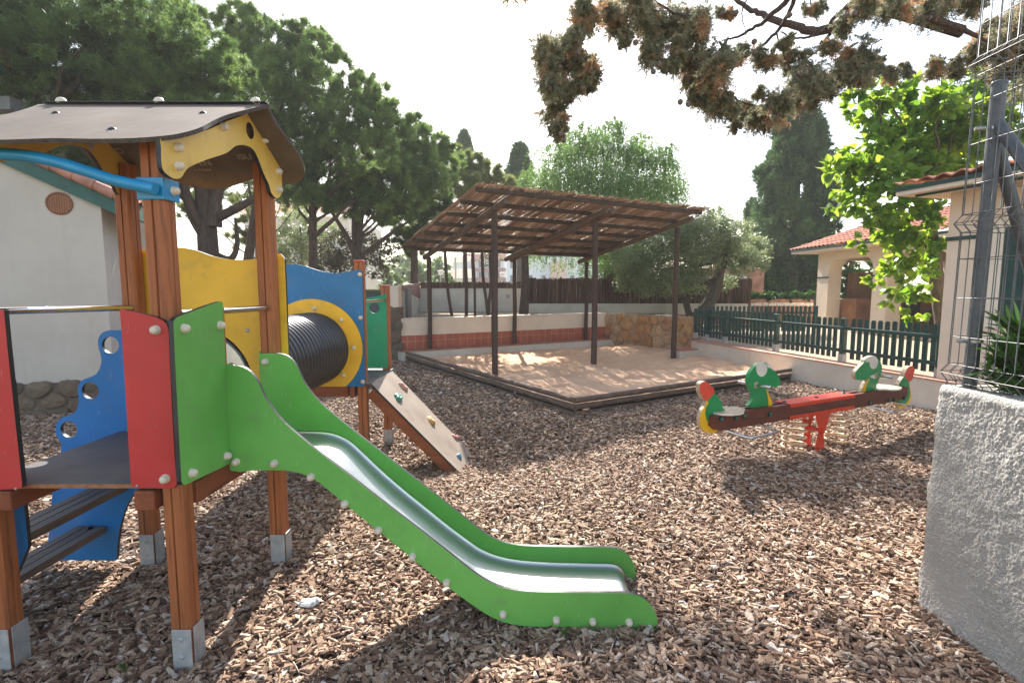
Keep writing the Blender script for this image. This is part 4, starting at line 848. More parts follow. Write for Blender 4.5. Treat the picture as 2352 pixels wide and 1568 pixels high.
def panel(a, d, out, n, sp, nm='mesh_panel', lean=.012):
    a = Vector(a); d = Vector(d).normalized(); out = Vector(out).normalized(); mb = MB()
    for i in range(n):
        mb.tube([a+d*(i*sp)+out*o+Vector((lean*(z-1.2), 0, z)) for z, o in wire_prof()], .0024, 6, caps=False)
    zs = [1.215]; 
    for b in bends: zs += [b-.045, b+.045, b]
    for b in (1.45, 1.65, 1.85, 2.22, 2.42, 2.62, 3.0, 3.2): zs.append(b)
    for z in zs:
        o = .045 if any(abs(z-b) < .001 for b in bends) else 0
        mb.tube([a+out*o+Vector((lean*(z-1.2), 0, z)), a+d*((n-1)*sp)+out*o+Vector((lean*(z-1.2), 0, z))], .0023, 6)
    mb.build(nm, [M['wire']], MF)
panel((2.305, 2.775, 0), (0, -1, 0), (-1, 0, 0), 26, .052)
panel((2.31, 2.79, 0), (1, 0, 0), (0, 1, 0), 20, .052)

# ================================================================== TILED ROOFS, HOUSES
def tile_roof(a, b, up, rows, parent, name='roof', sp=.22, rl=.36, amp=.045, mat=None, th=.02):
    """barrel tiles from eave a-b going along vector up (one row long = rl)"""
    a, b, up = Vector(a), Vector(b), Vector(up); D = (b-a); L = D.length; D.normalize(); U = up.normalized(); Nn = D.cross(U); Nn = Nn if Nn.z > 0 else -Nn
    n = max(2, int(L/sp)); K = 8; mb = MB(); W = L/n
    for r in range(rows):
        vs = []; z0 = .028; cols = n*K+1
        for e in (0, 1):
            for i in range(cols):
                ph = 2*PI*i/K; h = amp*(.5+.5*math.cos(ph))**.8
                vs.append(a+D*(i*W/K)+U*((r+e*1.06)*rl)+Nn*(h+(z0 if e == 0 else 0)))
        for i in range(cols):
            ph = 2*PI*i/K; h = amp*(.5+.5*math.cos(ph))**.8; vs.append(a+D*(i*W/K)+U*(r*rl)+Nn*(h+z0-th))
        c = cols; fs = [(i, i+1, c+i+1, c+i) for i in range(c-1)]+[(2*c+i, 2*c+i+1, i+1, i) for i in range(c-1)]
        mb.add(vs, fs, 0, False)
    return mb.build(name, [mat or M['tile']], parent)
t = NT('old_roof_tiles'); o = t.coord(); g1_ = t.new('ShaderNodeNewGeometry')
c = t.ramp(t.noise(o, 3.3, 5, .7), [(.3, (.22, .07, .045)), (.5, (.40, .14, .08)), (.72, (.50, .27, .17))]); c = t.mix(t.ramp(t.noise(o, 1.7, 6, .7), [(.58, (0, 0, 0)), (.7, (.8, .8, .8))]), c, (.50, .25, .06))
t.col(c); t.set(Roughness=.85); t.bump(t.noise(o, 30, 4), .4, .01); M['oldtile'] = t.m
def dirz(d, z): return Vector((d.x, d.y, z))
# --- house at the right
HC = Vector((5.99, 7.41, 0)); hd = LDd; hn = LDn             # hd away from camera along the fence, hn to the right
RH = thing('cream_house', (7.5, 5.5, .42), 'cream house corner with red tile eave and dark green shutter behind the wire fence', 'house')
q = [HC, HC-hd*9, HC-hd*9+hn*6, HC+hn*6]
prism([tuple(p)[:2] for p in q], .40, 2.98).build('wall', [M['cream']], RH)
qb = [HC+hd*.006-hn*.012, HC-hd*9-hn*.012, HC-hd*9, HC+hd*.0]; 
mb = MB(); mb.box(HC-hd*4.5-hn*.008+Vector((0, 0, 2.37)), (9.03, .02, .05), math.atan2(hd.y, hd.x)); mb.box(HC+hd*.008+hn*3+Vector((0, 0, 2.37)), (6.0, .02, .05), math.atan2(hn.y, hn.x)); mb.build('green_band', [M['dkgreen']], RH)
ov = .52; e0 = HC-hn*ov+hd*ov*.7; e1 = HC-hd*9-hn*ov; e2 = HC+hn*6+hd*ov*.7
mb = prism([tuple(p)[:2] for p in (e0, e1, e1+hn*7, e0+hn*7)], 2.985, 3.04); mb.build('soffit', [M['cream']], RH)
mb = MB(); mb.bar(e0+Vector((0, 0, 3.065)), e1+Vector((0, 0, 3.065)), .03, .055); mb.bar(e0+Vector((0, 0, 3.065)), e0+hn*7+Vector((0, 0, 3.065)), .03, .055); mb.bar(e0+hn*.16-hd*.16+Vector((0, 0, 2.968)), e1+hn*.16+Vector((0, 0, 2.968)), .03, .03); mb.build('fascia', [M['dkgreen']], RH)
tile_roof(e0-hn*.06+Vector((0, 0, 3.10)), e1-hn*.06+Vector((0, 0, 3.10)), hn+Vector((0, 0, .15)), 9, RH, mat=M['oldtile'])
tile_roof(e0+hn*1.6+hd*.06+Vector((0, 0, 3.10)), e2+hd*.06+Vector((0, 0, 3.10)), -hd+Vector((0, 0, .15)), 4, RH, mat=M['oldtile'])
wy = Vector((0, 0, 0)); k = .0
def on_house(u, v, off=.0): return PP(u, v, HC-hn*off, -hn)
a, b = on_house(2306, 600), on_house(2306, 735); ztop_, zb_ = 2.45, on_house(2306, 735).z
w0 = (a-HC).dot(-hd); cpos = HC-hd*(w0+.62)
mb = MB(); mb.box(cpos-hn*.0+Vector((0, 0, (ztop_+zb_)/2)), (1.24, .05, ztop_-zb_), math.atan2(hd.y, hd.x)); wn = mb.build('window', [M['dkgreen']], RH)
mb = MB()
for k in range(22): mb.box(cpos-hn*.03+Vector((0, 0, zb_+.06+k*(ztop_-zb_-.12)/21)), (1.1, .012, .045), ax=None, rz=math.atan2(hd.y, hd.x))
mb.build('louvre', [M['dkgreen']], wn)
mb = MB(); 
for sx in (-1, 1): mb.box(cpos+hd*(.70*sx)-hn*.008+Vector((0, 0, (ztop_+zb_)/2)), (.14, .03, ztop_-zb_+.2), math.atan2(hd.y, hd.x))
mb.box(cpos-hn*.008+Vector((0, 0, ztop_+.07)), (1.24, .03, .14), math.atan2(hd.y, hd.x)); mb.build('window_frame', [plain('pale_surround', (.78, .70, .58), .9, nscale=2, amp=.05)], wn)
# --- arcade pavilion behind the court
PV = thing('arcade_pavilion', (11, 15, .42), 'cream pavilion with arches, brown counter and tiled roof behind the court', 'pavilion')
def archwall(name, P0, D, L, z0, z1, th, opens, mat, parent):
    """wall from P0 along D with arched openings [(s0,s1,zsill,ztop)]"""
    P0 = Vector(P0); D = Vector(D).normalized(); Nn = Vector((D.y, -D.x, 0)); out = [P0+D*s+Vector((0, 0, z)) for s, z in ((0, z0), (L, z0), (L, z1), (0, z1))]; hs = []
    for s0, s1, za_, zb2 in opens:
        r = min(.38, (s1-s0)/2); h = [(s0, za_), (s1, za_), (s1, zb2-r)]
        h += [(s1-r+r*math.cos(t_), zb2-r+r*math.sin(t_)) for t_ in [PI/2*k/6 for k in range(1, 7)]]+[(s0+r-r*math.sin(t_), zb2-r+r*math.cos(t_)) for t_ in [PI/2*k/6 for k in range(0, 6)]]+[(s0, zb2-r)]
        hs.append([P0+D*s+Vector((0, 0, z)) for s, z in h])
    return plate(name, out, Nn, th, [mat, mat], parent, holes=hs)
PX0, PX1, PYn, PYf = 10.25, 15.2, 9.6, 17.95
archwall('wall', (PX0, PYf, 0), (0, -1, 0), PYf-PYn, .40, 2.86, .42, [(.62, 2.75, .43, 2.62), (3.35, 5.4, .43, 2.62), (6.0, 7.9, .43, 2.62)], M['cream'], PV)
archwall('wall', (PX0+.42, PYf, 0), (1, 0, 0), 4.5, .40, 2.86, .35, [(.35, 2.0, 1.35, 2.62), (2.5, 4.1, 1.35, 2.62)], M['cream'], PV)
archwall('wall', (PX1, PYf, 0), (0, -1, 0), PYf-PYn, .40, 2.86, .3, [], M['cream'], PV)
mb = MB(); mb.box((12.4, 16.9, .9), (3.4, .7, .95)); mb.build('counter', [plain('brown_tile_counter', (.28, .12, .055), .6, nscale=3, amp=.3)], PV, bevel=.01)
mb = MB(); mb.box((11.75, 17.45, 1.78), (1.35, .4, .85)); mb.build('hatch_cabinet', [plain('hatch_wood', (.22, .12, .06), .6, nscale=3, amp=.3)], PV, bevel=.01)
for ya, yb_ in ((.01, -.63), (-2.74, -3.36)): mb = MB(); mb.bar((PX0-.008, PYf+ya, 2.05), (PX0-.008, PYf+yb_, 2.05), .02, .05); mb.build('green_band', [M['dkgreen']], PV)
mb = prism([(PX0-.6, PYn-.6), (PX1+.6, PYn-.6), (PX1+.6, PYf+.6), (PX0-.6, PYf+.6)], 2.865, 2.92); mb.build('soffit', [M['cream']], PV)
mb = MB(); mb.bar((PX0-.6, PYn-.6, 2.945), (PX0-.6, PYf+.6, 2.945), .03, .06); mb.bar((PX0-.6, PYf+.6, 2.945), (PX1+.6, PYf+.6, 2.945), .03, .06); mb.build('fascia', [M['dkgreen']], PV)
tile_roof((PX0-.66, PYf+.6, 2.98), (PX0-.66, PYn-.6, 2.98), (1, 0, .33), 9, PV, mat=M['oldtile'], rl=.4)
tile_roof((PX1+.6, PYf+.66, 2.98), (PX0+.7, PYf+.66, 2.98), (0, -1, .33), 3, PV, mat=M['oldtile'], rl=.4)
ch0 = thing('plastic_armchair', (11.9, 15.6, .43), 'dark plastic armchair standing in the pavilion in front of the counter', 'chair')
mb = MB(); mb.box((11.9, 15.6, .85), (.5, .48, .05)); mb.build('seat', [M['blk']], ch0, bevel=.015)
mb = MB(); mb.box((11.9, 15.84, 1.12), (.5, .05, .5)); mb.build('backrest', [M['blk']], ch0, bevel=.02)
for sx in (-.24, .24):
    mb = MB(); mb.bar((11.9+sx, 15.4, 1.06), (11.9+sx, 15.84, 1.08), .05, .03); mb.build('armrest', [M['blk']], ch0, bevel=.008)
    for sy in (-.2, .22): mb = MB(); mb.tube([(11.9+sx, 15.6+sy, .425), (11.9+sx*.95, 15.6+sy*.9, .84 if sy > 0 else 1.05)], .02, 8); mb.build('leg', [M['blk']], ch0)
# --- house at the left
LH = thing('white_gabled_house', (-7.5, 8, 0), 'white gabled house with green fascia and round brick vent on a dark stone base', 'house')
f0 = Vector((-5.63, 7.42, 0)); fD = Vector((-.925, -.38, 0)).normalized(); fN = Vector((-fD.y, fD.x, 0)); fN = fN if fN.y < 0 else -fN
def LHp(u, v): return PP(u, v, f0, fN)
ez = PP(233, 467, f0, fN).z; run = 2.9; rise = 1.42
def lp_(s, z): return f0+fD*s+Vector((0, 0, z))
face = [lp_(0, .42), lp_(0, ez), lp_(run, ez+rise), lp_(run*2, ez), lp_(run*2, .42)]
plate('wall', face, fN, .3, [M['whitehouse'], M['whitehouse']], LH)
mb = MB(); bk = -fN*7; q = [lp_(0, .42)-fN*.3, lp_(0, ez)-fN*.3]; mb.add([lp_(0, .42)-fN*.301, lp_(0, ez)-fN*.301, lp_(0, ez)-fN*1.2, lp_(0, .42)-fN*1.2], [(0, 3, 2, 1)]); mb.build('wall', [M['whitehouse']], LH)
base = stonewall('x', f0+fD*5.9+fN*.02, f0+fN*.02, -.25, .42, .3, 'x', 'x', M['stone_d'], .26)
for c_ in list(base.children):
    c_.parent = LH; c_.matrix_parent_inverse = Matrix.Translation(-Vector(LH.location)); c_.name = 'stone_base' if c_.name.startswith('stones') else 'base_mortar'
bpy.data.objects.remove(base)
base2 = stonewall('x', f0-fD*.02, f0-fD*.02-fN*1.2, -.25, .42, .3, 'x', 'x', M['stone_d'], .3)
for c_ in list(base2.children): c_.parent = LH; c_.matrix_parent_inverse = Matrix.Translation(-Vector(LH.location)); c_.name = 'stone_base' if c_.name.startswith('stones') else 'base_mortar'
bpy.data.objects.remove(base2)
sl_ = rise/run; eo = -.42
pa, pb = lp_(eo, ez+eo*sl_+.02)+fN*.03, lp_(run, ez+rise+.02)+fN*.03; pc2 = lp_(run*2+.4, ez-.4*sl_+.02)+fN*.03
mb = MB(); mb.bar(pa+Vector((0, 0, .06)), pb+Vector((0, 0, .06)), .06, .24, up=fN.cross((pb-pa).normalized())); mb.bar(pb+Vector((0, 0, .06)), pc2+Vector((0, 0, .06)), .06, .24, up=fN.cross((pc2-pb).normalized())); mb.build('fascia', [M['fasciag']], LH)
mb = MB(); mb.bar(pa+Vector((0, 0, .05))-fN*.03, pa-fN*1.3+Vector((0, 0, .05)), .04, .14); mb.build('fascia', [M['fasciag']], LH)
mb = MB(); s1_ = lp_(0, ez-.01); mb.add([lp_(0, ez-.02)+fN*.02, lp_(eo, ez-.20)+fN*.02, lp_(eo, ez-.2)-fN*1.2, lp_(0, ez-.02)-fN*1.2], [(0, 1, 2, 3)]); mb.add([lp_(0, ez-.02)+fN*.02, lp_(eo, ez-.20)+fN*.02, lp_(eo, ez-.02)+fN*.02], [(0, 1, 2)]); mb.build('soffit', [M['whitehouse']], LH)
ra0 = pa+Vector((0, 0, .19))+fN*.06; tile_roof(ra0, ra0-fN*1.4, (pb-pa).normalized(), 9, LH, mat=M['oldtile'], rl=.38)
mb = MB()   # tile verge along the gable
n = 15
for i in range(n):
    a, b = ra0.lerp(pb+Vector((0, 0, .19))+fN*.06, i/n), ra0.lerp(pb+Vector((0, 0, .19))+fN*.06, (i+1.08)/n); mb.tube([a+fN*.03, b+fN*.03], [.075, .062], 12)
mb.build('verge_tile', [plain('dusty_pink_tile', (.40, .19, .14), .8, nscale=5, amp=.3)], LH)
vc = LHp(136.7, 467.7); mb = MB(); mb.lathe(vc, fN, [(-.06, .15), (.012, .15), (.012, .125), (-.02, .12)], 32); vn = mb.build('vent', [plain('vent_brick', (.20, .075, .035), .8, nscale=20)], LH)
mb = MB()
for k in range(-4, 5):
    h = math.sqrt(max(.001, .122**2-(k*.027)**2)); mb.bar(vc+fD*(k*.027)+Vector((0, 0, -h))+fN*.0, vc+fD*(k*.027)+Vector((0, 0, h))+fN*.0, .010, .02, up=fD); mb.bar(vc+Vector((0, 0, k*.027))-fD*h+fN*.001, vc+Vector((0, 0, k*.027))+fD*h+fN*.001, .02, .010)
mb.build('vent_grille', [plain('vent_brick_bars', (.26, .10, .045), .8)], vn)
mb = MB(); mb.lathe(vc-fN*.03, fN, [(0, .121), (.004, .121)], 28); mb.build('vent_opening', [M['blk']], vn)
# annex of the same house behind, seen beside its corner
AN = thing('white_annex', (-8.1, 9.4, 0), 'small white annex with green fascia behind the gabled house', 'house')
ac = Vector((-8.15, 9.45, 0)); ry_ = math.atan2(.38, .925); aD = Vector((.925, .38, 0)); aN = Vector((.38, -.925, 0))
mb = MB(); mb.box(ac+Vector((0, 0, 1.2)), (2.2, 1.1, 2.5), ry_); mb.build('wall', [M['whitehouse']], AN)
mb = MB(); mb.bar(ac+aD*1.16+aN*.6+Vector((0, 0, 2.5)), ac+aD*1.16-aN*.6+Vector((0, 0, 2.5)), .05, .2); mb.build('fascia', [M['fasciag']], AN); mb = MB(); mb.bar(ac+aD*1.14+aN*.6+Vector((0, 0, 2.5)), ac-aD*1.14+aN*.6+Vector((0, 0, 2.5)), .05, .2); mb.build('fascia', [M['fasciag']], AN)
q_ = ac+aD*1.2+aN*.6+Vector((0, 0, 2.63)); tile_roof(q_, q_-aN*1.2, -aD+Vector((0, 0, .3)), 4, AN, mat=M['oldtile'])
mb = MB(); mb.box(ac+aD*.78+aN*.56+Vector((0, 0, 1.1)), (.16, .04, 1.5), ry_); mb.build('window', [M['dkgreen']], AN)
UH = thing('tall_white_house', (-13, 11, 0), 'tall white house with projecting tiled eave at the left edge of the view', 'house')
mb = MB(); a = PY(16, 262, 11); b_ = PY(12, 100, 11); mb.box((a.x-2.5, 13.0, a.z/2), (5, 4, a.z)); mb.box((b_.x-3.1, 14, 3.2), (5, 3.5, 6.6)); mb.build('wall', [M['whitehouse']], UH)
mb = MB(); mb.box((a.x-2.4, 12.9, a.z+.12), (5.5, 4.4, .24)); mb.build('cornice', [plain('grey_cornice', (.16, .17, .18), .8)], UH)
mb = MB(); mb.box((a.x-.25, 10.995, a.z-.45), (.14, .03, .5)); mb.build('window', [M['fasciag']], UH)
tile_roof(Vector((PY(18, 155, 10.6).x, 10.4, PY(18, 155, 10.6).z)), Vector((PY(-30, 20, 10.6).x, 10.4, PY(-30, 20, 10.6).z)), (-1, 2.0, .3), 6, UH, mat=M['oldtile'])
mb = MB(); p, q = PY(16, 152, 10.6), PY(-32, 18, 10.6); mb.bar(p-Vector((.12, 0, .1)), q-Vector((.12, 0, .1)), .05, .16); mb.build('fascia', [M['fasciag']], UH)
# --- walls behind the sand pit
PL = thing('stone_pillar', (-2.78, 12.9, 0), 'rough stone pillar with plastered top at the left end of the cream wall', 'pillar')
w = stonewall('x', (-3.02, 12.62, 0), (-2.66, 12.62, 0), -.1, 1.25, .42, 'x', 'x', M['stone_d'], .28)
for c_ in list(w.children): c_.parent = PL; c_.matrix_parent_inverse = Matrix.Translation(-Vector(PL.location))
bpy.data.objects.remove(w)
mb = MB(); mb.box((-2.84, 12.82, 1.5), (.30, .4, .52)); mb.build('plaster_top', [M['cream']], PL, bevel=.02)
mb = MB(); mb.box((-2.60, 13.4, 1.2), (.05, .5, 1.0)); tag(mb.build('gate_panel', [M['greysteel']]), 'dark slatted metal panel between the stone pillar and the grey wing wall', 'panel')
GW = thing('grey_wall', (0, 19, .86), 'grey plastered wall behind the slim tree trunks, with a sloping wing on its left', 'wall')
wl = [(-2.85, 13.6), (-3.3, 19.0)]
a = Vector((-2.80, 13.55, .8)); b = Vector((-3.28, 19.0, .8))
mb = MB(); th_ = Vector((-.2, 0, 0)); mb.add([a, b, b+Vector((0, 0, .53)), a+Vector((0, 0, .86)), a+th_, b+th_, b+th_+Vector((0, 0, .53)), a+th_+Vector((0, 0, .86))], [(0, 1, 2, 3), (7, 6, 5, 4), (3, 2, 6, 7), (0, 3, 7, 4), (1, 5, 6, 2)]); mb.build('wing_wall', [M['concrete']], GW)
mb = MB(); o_ = Vector((.01, 0, 0)); mb.add([a+Vector((.01, 0, .86)), b+Vector((.01, 0, .53)), b+Vector((.01, 0, 1.09)), a+Vector((.01, 0, .95)), a+Vector((-.05, 0, .87)), b+Vector((-.05, 0, .54)), b+Vector((-.05, 0, 1.1)), a+Vector((-.05, 0, .96))], [(0, 1, 2, 3), (7, 6, 5, 4), (3, 2, 6, 7)]); mb.build('red_sheet', [M['rust']], GW)
mb = MB(); mb.box((-1.45, 19.15, 1.24), (3.9, .3, .84)); mb.build('wall_body', [M['whitewall']], GW); mb = MB(); mb.box((-1.45, 19.15, 1.68), (3.95, .34, .04)); mb.build('coping', [M['stucco']], GW)
mb = MB(); p = PY(1060-9+ -10, 700, 19.0); mb.box((PY(1178-12, 690, 18.98).x-.0, 18.985, 1.42), (.13, .02, .13)); mb.build('vent', [M['concrete']], GW)
LW = thing('low_grey_wall', (4, 18, .86), 'low grey wall under the tall brown heather screen', 'wall')
mb = MB(); mb.box((4.2, 18.15, 1.0), (7.6, .25, .36)); mb.build('wall_body', [M['whitewall']], LW, bevel=.01)
def screen(name, x0, x1, y, z0, zt, n, label):
    X = rng.uniform(x0, x1, n); T = zt+rng.normal(0, .03, n); w = rng.uniform(.012, .034, n); b = np.full(n, z0); V = []
    for e in (0, 1):
        for sx, sy in ((-1, -1), (1, -1), (1, 1), (-1, 1)):
            V.append(np.stack([X+sx*w/2+e*rng.normal(0, .015, n), y+sy*w/3+rng.uniform(-.03, .03, n), T if e else b], -1))
    v = np.stack(V, 1); o = npmesh(name, v.reshape(-1, 3), (fb[None][:, :, :]*0+np.array([(0, 3, 2, 1), (4, 5, 6, 7), (0, 1, 5, 4), (1, 2, 6, 5), (2, 3, 7, 6), (3, 0, 4, 7)])[None]+(np.arange(n)*8)[:, None, None]).reshape(-1, 4), M['heather'], attr={'rnd': np.repeat(rng.random(n), 8)})
    return tag(o, label, 'screen')
screen('heather_screen', -3.3, .6, 19.4, 1.6, 1.88, 650, 'low strip of brown heather screen along the top of the grey wall')
screen('heather_screen', .5, 8.2, 18.32, 1.05, 2.0, 1500, 'tall brown heather screen hanging behind the pepper tree, above the low wall')
RTW = thing('grey_retaining_wall', (-6, 14.2, 0), 'grey retaining wall with mossy yellow top left of the stone pillar', 'wall')
mb = MB(); mb.box((-6.4, 14.4, .8), (7.1, .3, 1.66)); mb.build('wall_body', [plain('blue_grey_wall', (.10, .115, .12), .9, nscale=3, amp=.3)], RTW); mb = MB(); mb.box((-6.4, 14.38, 1.65), (7.2, .36, .045)); mb.build('coping', [plain('mossy_coping', (.26, .24, .08), .9, nscale=20, amp=.4)], RTW)
# tiled planter and decorated wall at the far right
DW = thing('decorated_wall', (7.5, 21, .42), 'pink rough wall with white arched tile panels behind the olive tree', 'wall')
mb = MB(); a0, a1 = PY(1640, 690, 21), PY(1735, 690, 21); mb.box(((a0.x+a1.x)/2-.9, 21.1, 1.45), (a1.x-a0.x+2.4, .3, 2.1)); mb.build('wall_body', [plain('pink_plaster', (.48, .27, .19), .95, nscale=3, amp=.3, bs=20)], DW, bevel=.05)
for u in (1615, 1655, 1697):
    p = PY(u, 688, 20.94); r = .34; out = [Vector((p.x-r, 20.94, .85)), Vector((p.x+r, 20.94, .85))]+[Vector((p.x+r*math.cos(t_), 20.94, 1.95+r*1.0*math.sin(t_))) for t_ in [PI*k/10 for k in range(11)]]
    t = NT('patterned_tile_panel'); o = t.coord(); v = t.new('ShaderNodeTexVoronoi'); v.inputs['Scale'].default_value = 9; t.lk(o, v.inputs['Vector']); t.col(t.ramp(v.outputs['Distance'], [(.2, (.25, .35, .55)), (.34, (.72, .72, .70)), (.6, (.74, .73, .70)), (.75, (.5, .42, .2))])); t.set(Roughness=.3)
    plate('tile_panel', out, (0, -1, 0), .03, [t.m, t.m], DW)
TPn = thing('tiled_planter', (9, 19.5, .42), 'long terracotta planter wall with a blue and white tile strip below the ivy', 'planter')
a0, a1 = PY(1648, 700, 19.2), PY(1868, 700, 19.2)
mb = MB(); mb.box(((a0.x+a1.x)/2, 19.4, .86), (a1.x-a0.x, .4, .9)); mb.build('planter_body', [tilewall('planter_tiles', Vector((1, 0, 0)), (.42, .18, .11), (.5, .35, .26), .3)], TPn); mb = MB(); mb.box(((a0.x+a1.x)/2, 19.19, 1.13), (a1.x-a0.x, .02, .11)); mb.build('tile_strip', [t.m], TPn)
# ================================================================== FAR BUILDINGS
def block(name, u0, u1, v0, Y, dep, mat, label, zb=-.3, cat='building', roof=None, win=None):
    p, q = PY(u0, v0, Y), PY(u1, v0, Y); T = thing(name, ((p.x+q.x)/2, Y, zb), label, cat); mb = MB(); mb.box(((p.x+q.x)/2, Y+dep/2, (p.z+zb)/2), (q.x-p.x, dep, p.z-zb)); mb.build('wall', [mat], T)
    if roof: tile_roof((p.x-.5, Y-.5, p.z+.05), (q.x+.5, Y-.5, p.z+.05), (0, 1, .42), roof, T, mat=M['farroof'], sp=.6, rl=.9, amp=.12)
    for (a, b, c, d, m_) in (win or []):
        r, s_ = PY(a, c, Y), PY(b, d, Y); mb = MB(); mb.box(((r.x+s_.x)/2, Y-.02, (r.z+s_.z)/2), (s_.x-r.x, .1, r.z-s_.z)); mb.build('window', [m_], T)
    return T
M['farroof'] = plain('pale_far_tiles', (.55, .33, .24), .9, nscale=1, amp=.2); far_w = plain('far_white', (.74, .74, .76), .9, nscale=.5, amp=.04); far_p = plain('far_pink', (.58, .27, .22), .9, nscale=.5, amp=.06); far_c = plain('far_cream', (.66, .60, .52), .9, nscale=.5, amp=.05); wdk = plain('far_window', (.15, .15, .17), .3, bump=0); shut = plain('far_shutter', (.62, .62, .64), .8, bump=0)
CB = block('apartment_house', 560, 800, 497, 48, 12, far_c, 'long cream house with pale tile roof seen between the pine trunks', roof=5, win=[(u, u+14, v, v+22, w_) for u, v, w_ in ((645, 520, wdk), (690, 520, shut), (735, 522, wdk), (580, 555, shut), (610, 560, wdk), (660, 565, shut), (575, 520, wdk), (770, 560, shut))])
block('gabled_house', 1040, 1074, 602, 95, 9, far_w, 'small white gabled house left of the pink apartment block', roof=3)
block('cottage', 1041, 1078, 640, 80, 6, far_c, 'low cottage with terracotta tile roof below the white gabled house', roof=4)
PA = block('apartment_block', 1072, 1163, 583, 105, 12, far_w, 'pink and white apartment block with balconies behind the slim trunks', roof=3, win=[(u, u+7, v, v+16, wdk) for v in (598, 624) for u in (1082, 1100, 1122, 1142)])
for v0, v1 in ((584, 596), (616, 622), (638, 652)):
    r, s_ = PY(1092, v0, 104.6), PY(1162, v1, 104.6); mb = MB(); mb.box(((r.x+s_.x)/2, 104.2, (r.z+s_.z)/2), (s_.x-r.x, 1.6, r.z-s_.z)); mb.build('balcony', [far_p], PA)
r, s_ = PY(1072, 584, 104), PY(1092, 600, 104); mb = MB(); mb.box(((r.x+s_.x)/2, 104.5, (r.z+s_.z)/2), (s_.x-r.x, 1, r.z-s_.z)); mb.build('balcony', [far_p], PA)
PB = block('apartment_block', 1163, 1420, 586, 90, 14, plain('far_lilac_white', (.70, .72, .80), .9, nscale=.5, amp=.04), 'big pale lilac apartment block behind the pepper tree', win=[(u, u+8, v, v+16, wdk if (u+v) % 3 else shut) for v in (600, 632) for u in (1172, 1215, 1245, 1275, 1310, 1345, 1380)])
r, s_ = PY(1266, 600, 89), PY(1300, 652, 89); mb = MB(); mb.box(((r.x+s_.x)/2, 89.2, (r.z+s_.z)/2), (s_.x-r.x, 1.2, r.z-s_.z)); mb.build('balcony', [plain('far_peach', (.66, .45, .38), .9)], PB)
for i, (u, v) in enumerate(((1012, 627), (1153, 632))):
    p = PY(u, v, 42); L = thing('street_lamp', (p.x, 42, -.3), ['street lamp with white globe seen left of the slim trunks', 'street lamp with white globe in front of the pink apartment block'][i], 'street lamp', 'globe street lamps beyond the wall')
    mb = MB(); mb.tube([(p.x, 42, -.3), (p.x, 42, p.z-.15)], .05, 8); mb.build('pole', [M['concrete']], L); mb = MB(); mb.ball((p.x, 42, p.z), .2, seg=12); mb.build('lamp_globe', [far_w], L); mb = MB(); mb.ball((p.x, 42, p.z+.14), (.26, .26, .09), seg=12); mb.build('lamp_cap', [far_c], L)
p = PY(640/2.476*.0+1046, 600, 70); mb = MB(); mb.tube([(p.x, 70, -.3), (p.x, 70, p.z+.5)], .12, 8); tag(mb.build('utility_pole', [M['concrete']]), 'thin utility pole beside the white gabled house', 'utility pole')
# hill
gx, gy = np.meshgrid(np.linspace(-260, 300, 90), np.linspace(60, 420, 60), indexing='ij')
hz_ = 15*np.exp(-(((gx+45)/75)**2+((gy-240)/90)**2))+9*np.exp(-(((gx-120)/100)**2+((gy-300)/90)**2))+2*vnoise(gx*.05+3, gy*.05, 4)-.4
nx, ny = gx.shape; idx = np.arange(nx*ny).reshape(nx, ny); F_ = np.stack([idx[:-1, :-1], idx[1:, :-1], idx[1:, 1:], idx[:-1, 1:]], -1).reshape(-1, 4)
tag(npmesh('hills', np.stack([gx, gy, hz_], -1).reshape(-1, 3), F_, M['hill'], smooth=True), kind='structure')
# ================================================================== TREES
def ndir(n):
    v = rng.normal(size=(n, 3)); return v/np.linalg.norm(v, axis=1, keepdims=True)
def cloud(c, r, n, lo=.5):
    d = ndir(n); k = lo+(1-lo)*rng.random(n)**.6; r = np.broadcast_to(np.array(r, float), (3,)); return np.array(c)[None]+d*r[None]*k[:, None], d
def needles(P, D, K, L, w, spread=.8, up=.25):
    """tufts: K thin triangles per tuft"""
    n = len(P); d = D[:, None, :]*.75+rng.normal(size=(n, K, 3))*spread; d[..., 2] += up; d /= np.linalg.norm(d, axis=2, keepdims=True)
    s = np.cross(d, rng.normal(size=(n, K, 3))); s /= np.linalg.norm(s, axis=2, keepdims=True)+1e-9
    L = L*rng.uniform(.6, 1.2, (n, K, 1)); b = P[:, None, :]+d*L*.05
    V = np.stack([b-s*w/2, b+s*w/2, b+d*L], 2).reshape(-1, 3); F = np.arange(n*K*3).reshape(-1, 3)
    return V, F
